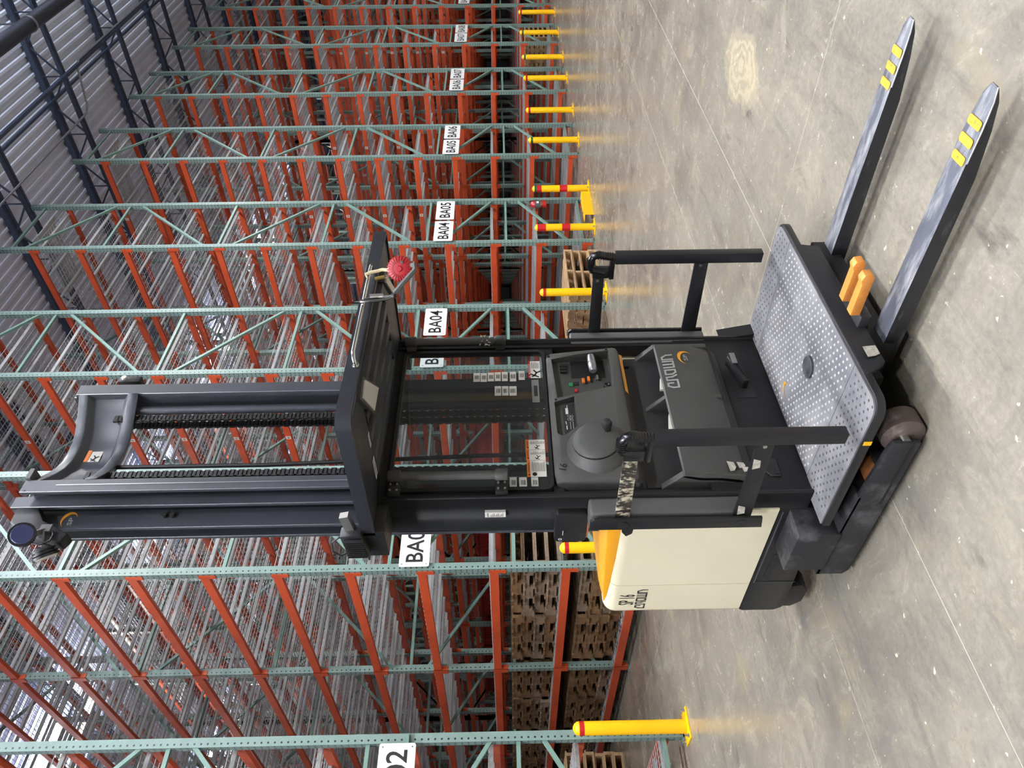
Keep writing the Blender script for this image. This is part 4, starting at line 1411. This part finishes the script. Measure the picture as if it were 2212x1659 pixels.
for x in (GX0, GX1 - 0.012):
    part(MB().hexa([(x - 0.0, GY1, 1.975), (x + 0.16 if x < 2 else x - 0.06, GY1, 1.975), (x + 0.16 if x < 2 else x - 0.06, GY1 + 0.16, 1.975), (x, GY1 + 0.16, 1.975),
                    (x - 0.0, GY1, GZ1), (x + 0.16 if x < 2 else x - 0.06, GY1, GZ1), (x + 0.16 if x < 2 else x - 0.06, GY1 + 0.16, GZ1), (x, GY1 + 0.16, GZ1)] if x < 2 else
                   [(x - 0.06, GY1, 1.975), (x + 0.012, GY1, 1.975), (x + 0.012, GY1 + 0.16, 1.975), (x - 0.06, GY1 + 0.16, 1.975),
                    (x - 0.06, GY1, GZ1), (x + 0.012, GY1, GZ1), (x + 0.012, GY1 + 0.16, GZ1), (x - 0.06, GY1 + 0.16, GZ1)]), 'guard_bracket', 'black_paint', gd, bevel=0.003)
for i in range(5):
    y = -4.69 + i * 0.112
    part(MB().prism([(GX0 + 0.24, y, GZ1 - 0.008), (GX0 + 0.24, y + 0.012, 2.016), (GX0 + 0.24, y + 0.055, 2.016), (GX0 + 0.24, y + 0.067, GZ1 - 0.008)], (GX1 - GX0 - 0.48, 0, 0)), 'guard_rib', 'guard_black', gd)
for side in (-1, 1):
    def SX(x):
        return x if side < 0 else 2 * (GX0 + GX1) / 2 - x
    xa, xb = sorted((SX(GX0 + 0.012), SX(1.90)))
    hs = part(MB().hexa([(xa, GY0 + 0.05, 2.02), (xb, GY0 + 0.05, 2.02), (xb, GY1, 2.02), (xa, GY1, 2.02)][::1] + [(xa, GY0 + 0.02, GZ1 - 0.009), (xb, GY0 + 0.02, GZ1 - 0.009), (xb, GY1, GZ1 - 0.009), (xa, GY1, GZ1 - 0.009)]), 'guard_console', 'guard_black', gd, bevel=0.004)
    a = ((1.862, -4.700), (1.936, -4.719), (2.115, -4.505), (1.985, -4.510)) if side < 0 else ((2.605, -4.667), (2.630, -4.690), (2.795, -4.49), (2.745, -4.495))
    cxm, cym = sum(p[0] for p in a) / 4, sum(p[1] for p in a) / 4
    grow = [(cxm + (x - cxm) * 1.25, cym + (y - cym) * 1.25) for x, y in a]
    part(MB().loft([[(x, y, GZ1 - 0.01) for x, y in grow], [(x, y, 2.008) for x, y in grow]][::-1]), 'lamp_bezel', 'console_grey', gd)
    part(MB().loft([[(x, y, 2.003) for x, y in a], [(x, y, 2.012) for x, y in a]]), 'dome_lamp_lens', 'lens_white', gd)
for (x0, y0), (x1, y1) in (((1.96, -4.49), (2.02, -4.42)), ((1.95, -4.35), (2.02, -4.24))):
    st = part(MB().flat([(x0 - 0.09, y0, 2.0185), (x0 - 0.09, y1, 2.0185), (x1 - 0.125, y1, 2.0185), (x1 - 0.125, y0, 2.0185)]), 'guard_sticker', 'label_white', gd)
    mb = MB()
    for i in range(5):
        xx = x0 - 0.085 + i * 0.005
        mb.flat([(xx, y0 + 0.008, 2.0180), (xx, y1 - 0.01, 2.0180), (xx + 0.002, y1 - 0.01, 2.0180), (xx + 0.002, y0 + 0.008, 2.0180)])
    part(mb, 'sticker_print', 'ink', gd)
part(MB().tube([(1.945, -4.785, 2.030), (1.945, -4.802, 2.032), (1.955, -4.810, 2.036), (1.985, -4.812, 2.041), (2.51, -4.812, 2.041), (2.530, -4.808, 2.041), (2.535, -4.785, 2.041)], 0.0075, 10), 'tether_rail', 'chrome', gd, smooth=True)
part(MB().lathe((1.945, -4.786, 2.030), (1.945, -4.792, 2.030), [(0, 0.014), (1, 0.012)], 14), 'rail_collar', 'chrome', gd, smooth=True)
# small flood lamp on the left end of the guard
fl = part(MB().bar((1.665, -4.17, 2.105), (1.655, -4.035, 2.085), 0.05, 0.085), 'flood_lamp', 'black_paint', bevel=0.004)
part(MB().bar((1.69, -4.24, 2.125), (1.675, -4.12, 2.10), 0.03, 0.035), 'flood_bracket', 'bolt_steel', fl)
for i in range(9):
    y = -4.155 + i * 0.013
    part(MB().box(1.622, 1.634, y, y + 0.005, 2.055, 2.13), 'cooling_fin', 'black_matte', fl)
part(MB().tube([(1.655, -4.05, 2.12), (1.64, -4.04, 2.16), (1.645, -4.06, 2.19), (1.66, -4.10, 2.19), (1.67, -4.12, 2.16), (1.67, -4.11, 2.12)], 0.004, 8), 'lamp_cable', 'hose_black', fl, smooth=True)

# ------------------------------------------------------------------ mast
def ibeam(x0, x1, y0, y1, z0, z1, inner):
    """Flanged rail: front and rear flange with a web near the inner side."""
    wx = (x1 - 0.016, x1) if inner > 0 else (x0, x0 + 0.016)
    return MB().box(x0, x1, y0, y0 + 0.018, z0, z1).box(wx[0], wx[1], y0 + 0.018, y1 - 0.018, z0, z1).box(x0, x1, y1 - 0.018, y1, z0, z1)


STAGES = (('inner_rail', 1.966, 2.032, -4.066, -3.965, 0.12, 3.575), ('middle_rail', 1.932, 1.990, -4.005, -3.895, 0.12, 3.625), ('outer_rail', 1.866, 1.962, -3.935, -3.845, 0.10, 3.60))
rails = {}
for nm, x0, x1, y0, y1, z0, z1 in STAGES:
    for side in (-1, 1):
        if side < 0:
            a, b, inn = x0, x1, 1
        else:
            a, b, inn = 2 * XM - x1, 2 * XM - x0, -1
        rails[(nm, side)] = part(ibeam(a, b, y0, y1, z0, z1, inn), 'mast_' + nm, 'mast_black', bevel=0.002, seg=1)
part(MB().cyl((1.975, -4.067, 3.555), (1.975, -4.06, 3.555), 0.005, n=8), 'bolt_hole', 'rubber', rails[('inner_rail', -1)])
part(MB().box(2.000, 2.004, -4.0675, -4.066, 0.3, 3.43), 'edge_strip', 'fork_edge', rails[('inner_rail', -1)])
part(crescent((1.915, -3.9358, 3.395), EX, EZ, 0.040, 0.034), 'emblem', 'orange_trim', rails[('outer_rail', -1)])
part(MB().text('SP', (1.905, -3.9362, 3.385), EX, EZ, width=0.04, height=0.02), 'emblem_text', 'logo_silver', rails[('outer_rail', -1)])
for dz in (0, 0.035):
    part(MB().cyl((1.925, -3.95, 2.95 + dz), (1.925, -3.935, 2.95 + dz), 0.012, n=10), 'stop_bolt', 'rubber', rails[('outer_rail', -1)])
# bowed crosshead between the rails
nseg = 10
rings = []
for i in range(nseg + 1):
    t_ = i / nseg
    x = 2.03 + t_ * (2 * XM - 2 * 2.03)
    bow = math.sin(math.pi * t_)
    y = -4.02 + 0.13 * bow
    zt, zb = 3.56, 3.29 + 0.02 * bow
    rings.append([(x, y, zb), (x, y - 0.05, zb - 0.02), (x, y - 0.05, zb + 0.03), (x, y - 0.012, zb + 0.06), (x, y - 0.012, zt - 0.07), (x, y - 0.045, zt - 0.045), (x, y - 0.045, zt), (x, y, zt)])
ch = part(MB().loft(rings), 'mast_crosshead', 'mast_black', bevel=0.004)
part(MB().hexa([(2.265, -3.908, 3.415), (2.335, -3.906, 3.415), (2.335, -3.904, 3.415), (2.265, -3.906, 3.415), (2.265, -3.908, 3.485), (2.335, -3.906, 3.485), (2.335, -3.904, 3.485), (2.265, -3.906, 3.485)]), 'warning_sticker', 'label_white', ch)
part(MB().box(2.265, 2.335, -3.9095, -3.907, 3.468, 3.485), 'sticker_header', 'warn_orange', ch)
part(falling_figure(MB(), 2.285, 3.44, 0.035, -3.9100), 'sticker_print', 'ink', ch)
part(MB().box(2.035, 2.09, -4.075, -4.02, 3.555, 3.575), 'crosshead_cap', 'pad_grey', ch)
for z in (0.35, 1.05, 2.05):
    part(MB().box(1.99, 2 * XM - 1.99, -3.86, -3.84, z, z + 0.16), 'mast_crossmember', 'mast_black', bevel=0.003)
# lift chains, cylinder and hoses
for x, y in ((2.12, -3.98), (2.47, -3.98), (2.50, -3.90)):
    mb = MB()
    z = 0.4
    k = 0
    while z < 3.38:
        w = 0.014 if k % 2 else 0.019
        mb.box(x - w, x + w, y - 0.006, y + 0.006, z, z + 0.024)
        z += 0.019
        k += 1
    part(mb, 'lift_chain', 'rubber')['kind'] = 'stuff'
part(MB().cyl((2.52, -3.985, 0.3), (2.52, -3.985, 3.32), 0.022, n=16), 'lift_cylinder', 'mast_black', smooth=True)
part(MB().cyl((2.075, -3.93, 0.3), (2.075, -3.93, 3.30), 0.018, n=16), 'lift_cylinder', 'mast_black', smooth=True)
part(MB().tube([(2.22, -3.95, 0.5), (2.225, -3.95, 1.6), (2.2, -3.94, 2.6), (2.21, -3.93, 3.35)], 0.010, 8), 'hydraulic_hose', 'hose_black', smooth=True)
part(MB().box(2.05, 2.16, -3.90, -3.86, 0.55, 3.3), 'hose_track', 'black_matte')
# work lamps on the mast top
br = part(MB().prism([(x, -4.0, z) for x, z in ((1.955, 3.60), (1.95, 3.515), (1.87, 3.46), (1.80, 3.325), (1.755, 3.345), (1.79, 3.50), (1.86, 3.595))], (0, 0.06, 0)), 'lamp_bracket', 'black_matte', bevel=0.008)
part(MB().box(1.79, 1.825, -4.03, -4.02, 3.385, 3.43), 'bracket_plate', 'pad_grey', br)
for c, ax_, mm in ((Vector((1.742, -4.08, 3.45)), Vector((-0.25, -0.9, -0.36)), 'lens_blue'), (Vector((1.690, -3.99, 3.37)), Vector((-0.62, 0.55, -0.35)), 'lens_white')):
    ax_.normalize()
    lamp = part(MB().lathe(c - ax_ * 0.05, c, [(0, 0.022), (0.3, 0.036), (0.32, 0.044), (0.44, 0.044), (0.46, 0.038), (0.56, 0.038), (0.58, 0.047), (0.7, 0.047), (0.72, 0.041), (0.8, 0.050), (1.0, 0.050)], 24), 'work_lamp', 'black_paint', br, smooth=True)
    part(MB().lathe(c, c + ax_ * 0.003, [(0, 0.041), (1, 0.038)], 24), 'work_lamp_lens', mm, br, smooth=True)
    part(MB().bar(c - ax_ * 0.03, (1.80, -4.02, 3.41), 0.022, 0.008), 'lamp_yoke', 'pad_grey', br)
part(MB().tube([(1.72, -4.05, 3.42), (1.71, -4.05, 3.38), (1.735, -4.04, 3.355), (1.77, -4.03, 3.36), (1.80, -4.02, 3.38)], 0.0035, 8), 'lamp_cable', 'hose_black', br, smooth=True)
rb = part(MB().box(2.735, 2.775, -3.98, -3.90, 3.36, 3.47), 'limit_switch', 'black_matte', bevel=0.004)
part(MB().lathe((2.755, -3.985, 3.44), (2.755, -3.995, 3.44), [(0, 0.014), (1, 0.012)], 12), 'switch_roller', 'label_white', rb, smooth=True)

# ------------------------------------------------------------------ power unit
def shell(y, x0, x1, z0, z1, r, inset=0.0):
    pts = [(x1 - inset, z0 + inset), ]
    for cx, a0 in ((x1 - r, 0), (x0 + r, 90)):
        for i in range(7):
            a = math.radians(a0 + 90 * i / 6)
            pts.append((cx + (r - inset) * math.cos(a), z1 - r + (r - inset) * math.sin(a)))
    pts.append((x0 + inset, z0 + inset))
    return [(x, y, z) for x, z in pts]


PX0, PX1, PZ0, PZ1 = 1.80, 2.77, 0.37, 1.035
cov = part(MB().loft([shell(-4.075, PX0, PX1, PZ0, PZ1, 0.06), shell(-3.5005, PX0, PX1, PZ0, PZ1, 0.06)][::-1]), 'side_cover', 'cream', smooth=True, angle=35)
sec = [shell(-3.4975, PX0, PX1, PZ0, PZ1, 0.06)]
for i in range(8):
    a = math.radians(90 * i / 7)
    sec.append(shell(-3.285 + 0.055 * math.sin(a), PX0, PX1, PZ0, PZ1, 0.06, 0.055 * (1 - math.cos(a))))
rear = part(MB().loft(sec[::-1]), 'rear_cover', 'cream', smooth=True, angle=35)
hood_r = []
for y, x0, x1, z in ((-4.07, 1.812, 2.758, 1.110), (-3.95, 1.812, 2.758, 1.106), (-3.70, 1.814, 2.756, 1.090), (-3.50, 1.818, 2.752, 1.072), (-3.36, 1.824, 2.746, 1.054), (-3.295, 1.834, 2.736, 1.040)):
    hood_r.append([(x0, y, 1.008), (x1, y, 1.008), (x1 - 0.005, y, (1.02 + z) / 2 + 0.004), (x1 - 0.04, y, z - 0.006), (x1 - 0.10, y, z), (x0 + 0.10, y, z), (x0 + 0.04, y, z - 0.006), (x0 + 0.005, y, (1.02 + z) / 2 + 0.004)])
hood = part(MB().loft([[p for p in r][::-1] for r in hood_r]), 'power_hood', 'hood_yellow', bevel=0.004)
sk = part(MB().prism([(PX0 + 0.006, y, z) for y, z in ((-3.25, 0.365), (-4.07, 0.365), (-4.07, 0.20), (-3.80, 0.20), (-3.66, 0.165), (-3.33, 0.15), (-3.26, 0.155), (-3.235, 0.19), (-3.235, 0.35))], (PX1 - PX0 - 0.012, 0, 0)), 'power_unit_skirt', 'black_paint', bevel=0.006)
part(MB().prism([(PX0 + 0.005, y, z) for y, z in rrect(-3.735, -3.53, 0.285, 0.312, 0.012, 3)], (-0.0015, 0, 0)), 'skirt_slot', 'rubber', sk)
part(MB().box(PX0 + 0.003, PX0 + 0.006, -4.05, -3.50, 0.345, 0.35).box(PX0 + 0.003, PX0 + 0.006, -3.50, -3.497, 0.155, 0.35), 'skirt_seam', 'logo_grey', sk)
part(MB().prism([(1.83, y, z) for y, z in ((-3.40, 0.20), (-3.42, 0.09), (-3.37, 0.05), (-3.27, 0.055), (-3.225, 0.10), (-3.23, 0.20))], (0.10, 0, 0)), 'caster_guard', 'black_paint', sk, bevel=0.006)
part(MB().cyl((2.18, -3.45, 0.115), (2.36, -3.45, 0.115), 0.115, n=28), 'drive_wheel', 'rubber', sk, smooth=True)
part(MB().box(1.90, 2.66, -4.05, -3.30, 0.12, 0.2), 'chassis', 'black_matte', sk)
part(wordmark((PX0 - 0.0012, -3.288, 0.838), (0, -1, 0), EZ, 0.178, 0.050, 0.0075), 'wordmark', 'logo_grey', rear)
part(MB().text('SP 16', (PX0 - 0.0012, -3.372, 0.932), (0, -1, 0), EZ, width=0.092, height=0.074), 'unit_number', 'ink', rear)
part(MB().prism([(PX0 - 0.002, y, z) for y, z in ((-4.02, 1.02), (-3.93, 1.01), (-3.90, 0.99), (-3.92, 0.965), (-3.98, 0.96))], (0.02, 0, 0)), 'cover_latch', 'rubber', cov, bevel=0.003)

# ------------------------------------------------------------------ red fall-arrest reel hanging on the tether rail
t = empty('fall_arrest_reel', (2.425, -4.86, 1.90), 'red ribbed fall-arrest reel clipped to the chrome rail of the guard', 'safety reel')
ra = Vector((-0.80, -0.58, 0.10)).normalized()
rc = Vector((2.425, -4.862, 1.903))
part(MB().lathe(rc - ra * 0.028, rc + ra * 0.028, [(0, 0.030), (0.05, 0.044), (0.12, 0.049), (0.88, 0.049), (0.95, 0.044), (1.0, 0.030), (1.0, 0.002)], 28), 'reel_body', 'reel_red', t, smooth=True)
sa = ra.orthogonal().normalized()
sb = ra.cross(sa)
for i in range(24):
    a = 2 * math.pi * i / 24
    d_ = sa * math.cos(a) + sb * math.sin(a)
    part(MB().bar(rc + d_ * 0.0495 - ra * 0.024, rc + d_ * 0.0495 + ra * 0.024, 0.004, 0.005, up=d_), 'reel_rib', 'reel_red', t)
for i in range(24):
    a = 2 * math.pi * i / 24
    d_ = sa * math.cos(a) + sb * math.sin(a)
    part(MB().bar(rc + d_ * 0.026 + ra * 0.028, rc + d_ * 0.046 + ra * 0.026, 0.0032, 0.005, up=ra), 'reel_fin', 'reel_red', t)
part(MB().lathe(rc + ra * 0.028, rc + ra * 0.034, [(0, 0.012), (1, 0.010)], 16), 'reel_hub', 'reel_red', t, smooth=True)
part(MB().box(2.407, 2.437, -4.905, -4.900, 1.89, 1.90), 'reel_plate', 'webbing_grey', t)
part(MB().tube([(2.445, -4.812, 2.046), (2.448, -4.822, 2.05), (2.452, -4.828, 2.035), (2.458, -4.83, 2.005), (2.460, -4.835, 1.985), (2.45, -4.84, 1.96), (2.44, -4.85, 1.95)], 0.007, 8), 'tether_strap', 'webbing', t, smooth=True)
part(MB().cyl((2.412, -4.825, 2.01), (2.418, -4.83, 1.972), 0.007, n=10), 'carabiner_barrel', 'brass', t, smooth=True)
part(MB().tube([(2.44, -4.83, 1.955), (2.42, -4.83, 1.958), (2.414, -4.828, 1.97)], 0.004, 8), 'carabiner', 'chrome', t, smooth=True)
part(MB().tube([(2.415, -4.885, 1.86), (2.402, -4.895, 1.845), (2.375, -4.89, 1.842), (2.33, -4.87, 1.88), (2.287, -4.845, 1.918)], 0.010, 6), 'webbing_strap', 'webbing_grey', t, smooth=True)
hk = part(MB().tube([(2.275, -4.838, 1.925), (2.268, -4.832, 1.95), (2.262, -4.83, 1.985), (2.262, -4.828, 2.02), (2.266, -4.824, 2.047), (2.275, -4.816, 2.053), (2.285, -4.814, 2.045), (2.288, -4.822, 2.02), (2.287, -4.828, 1.98), (2.282, -4.834, 1.945), (2.276, -4.838, 1.925)], 0.0055, 8), 'snap_hook', 'chrome', t, smooth=True)
part(MB().bar((2.292, -4.83, 2.015), (2.290, -4.834, 1.962), 0.010, 0.014), 'hook_gate', 'bolt_steel', t)
part(MB().cyl((2.272, -4.842, 1.915), (2.279, -4.840, 1.928), 0.010, n=10), 'hook_swivel', 'rubber', t)
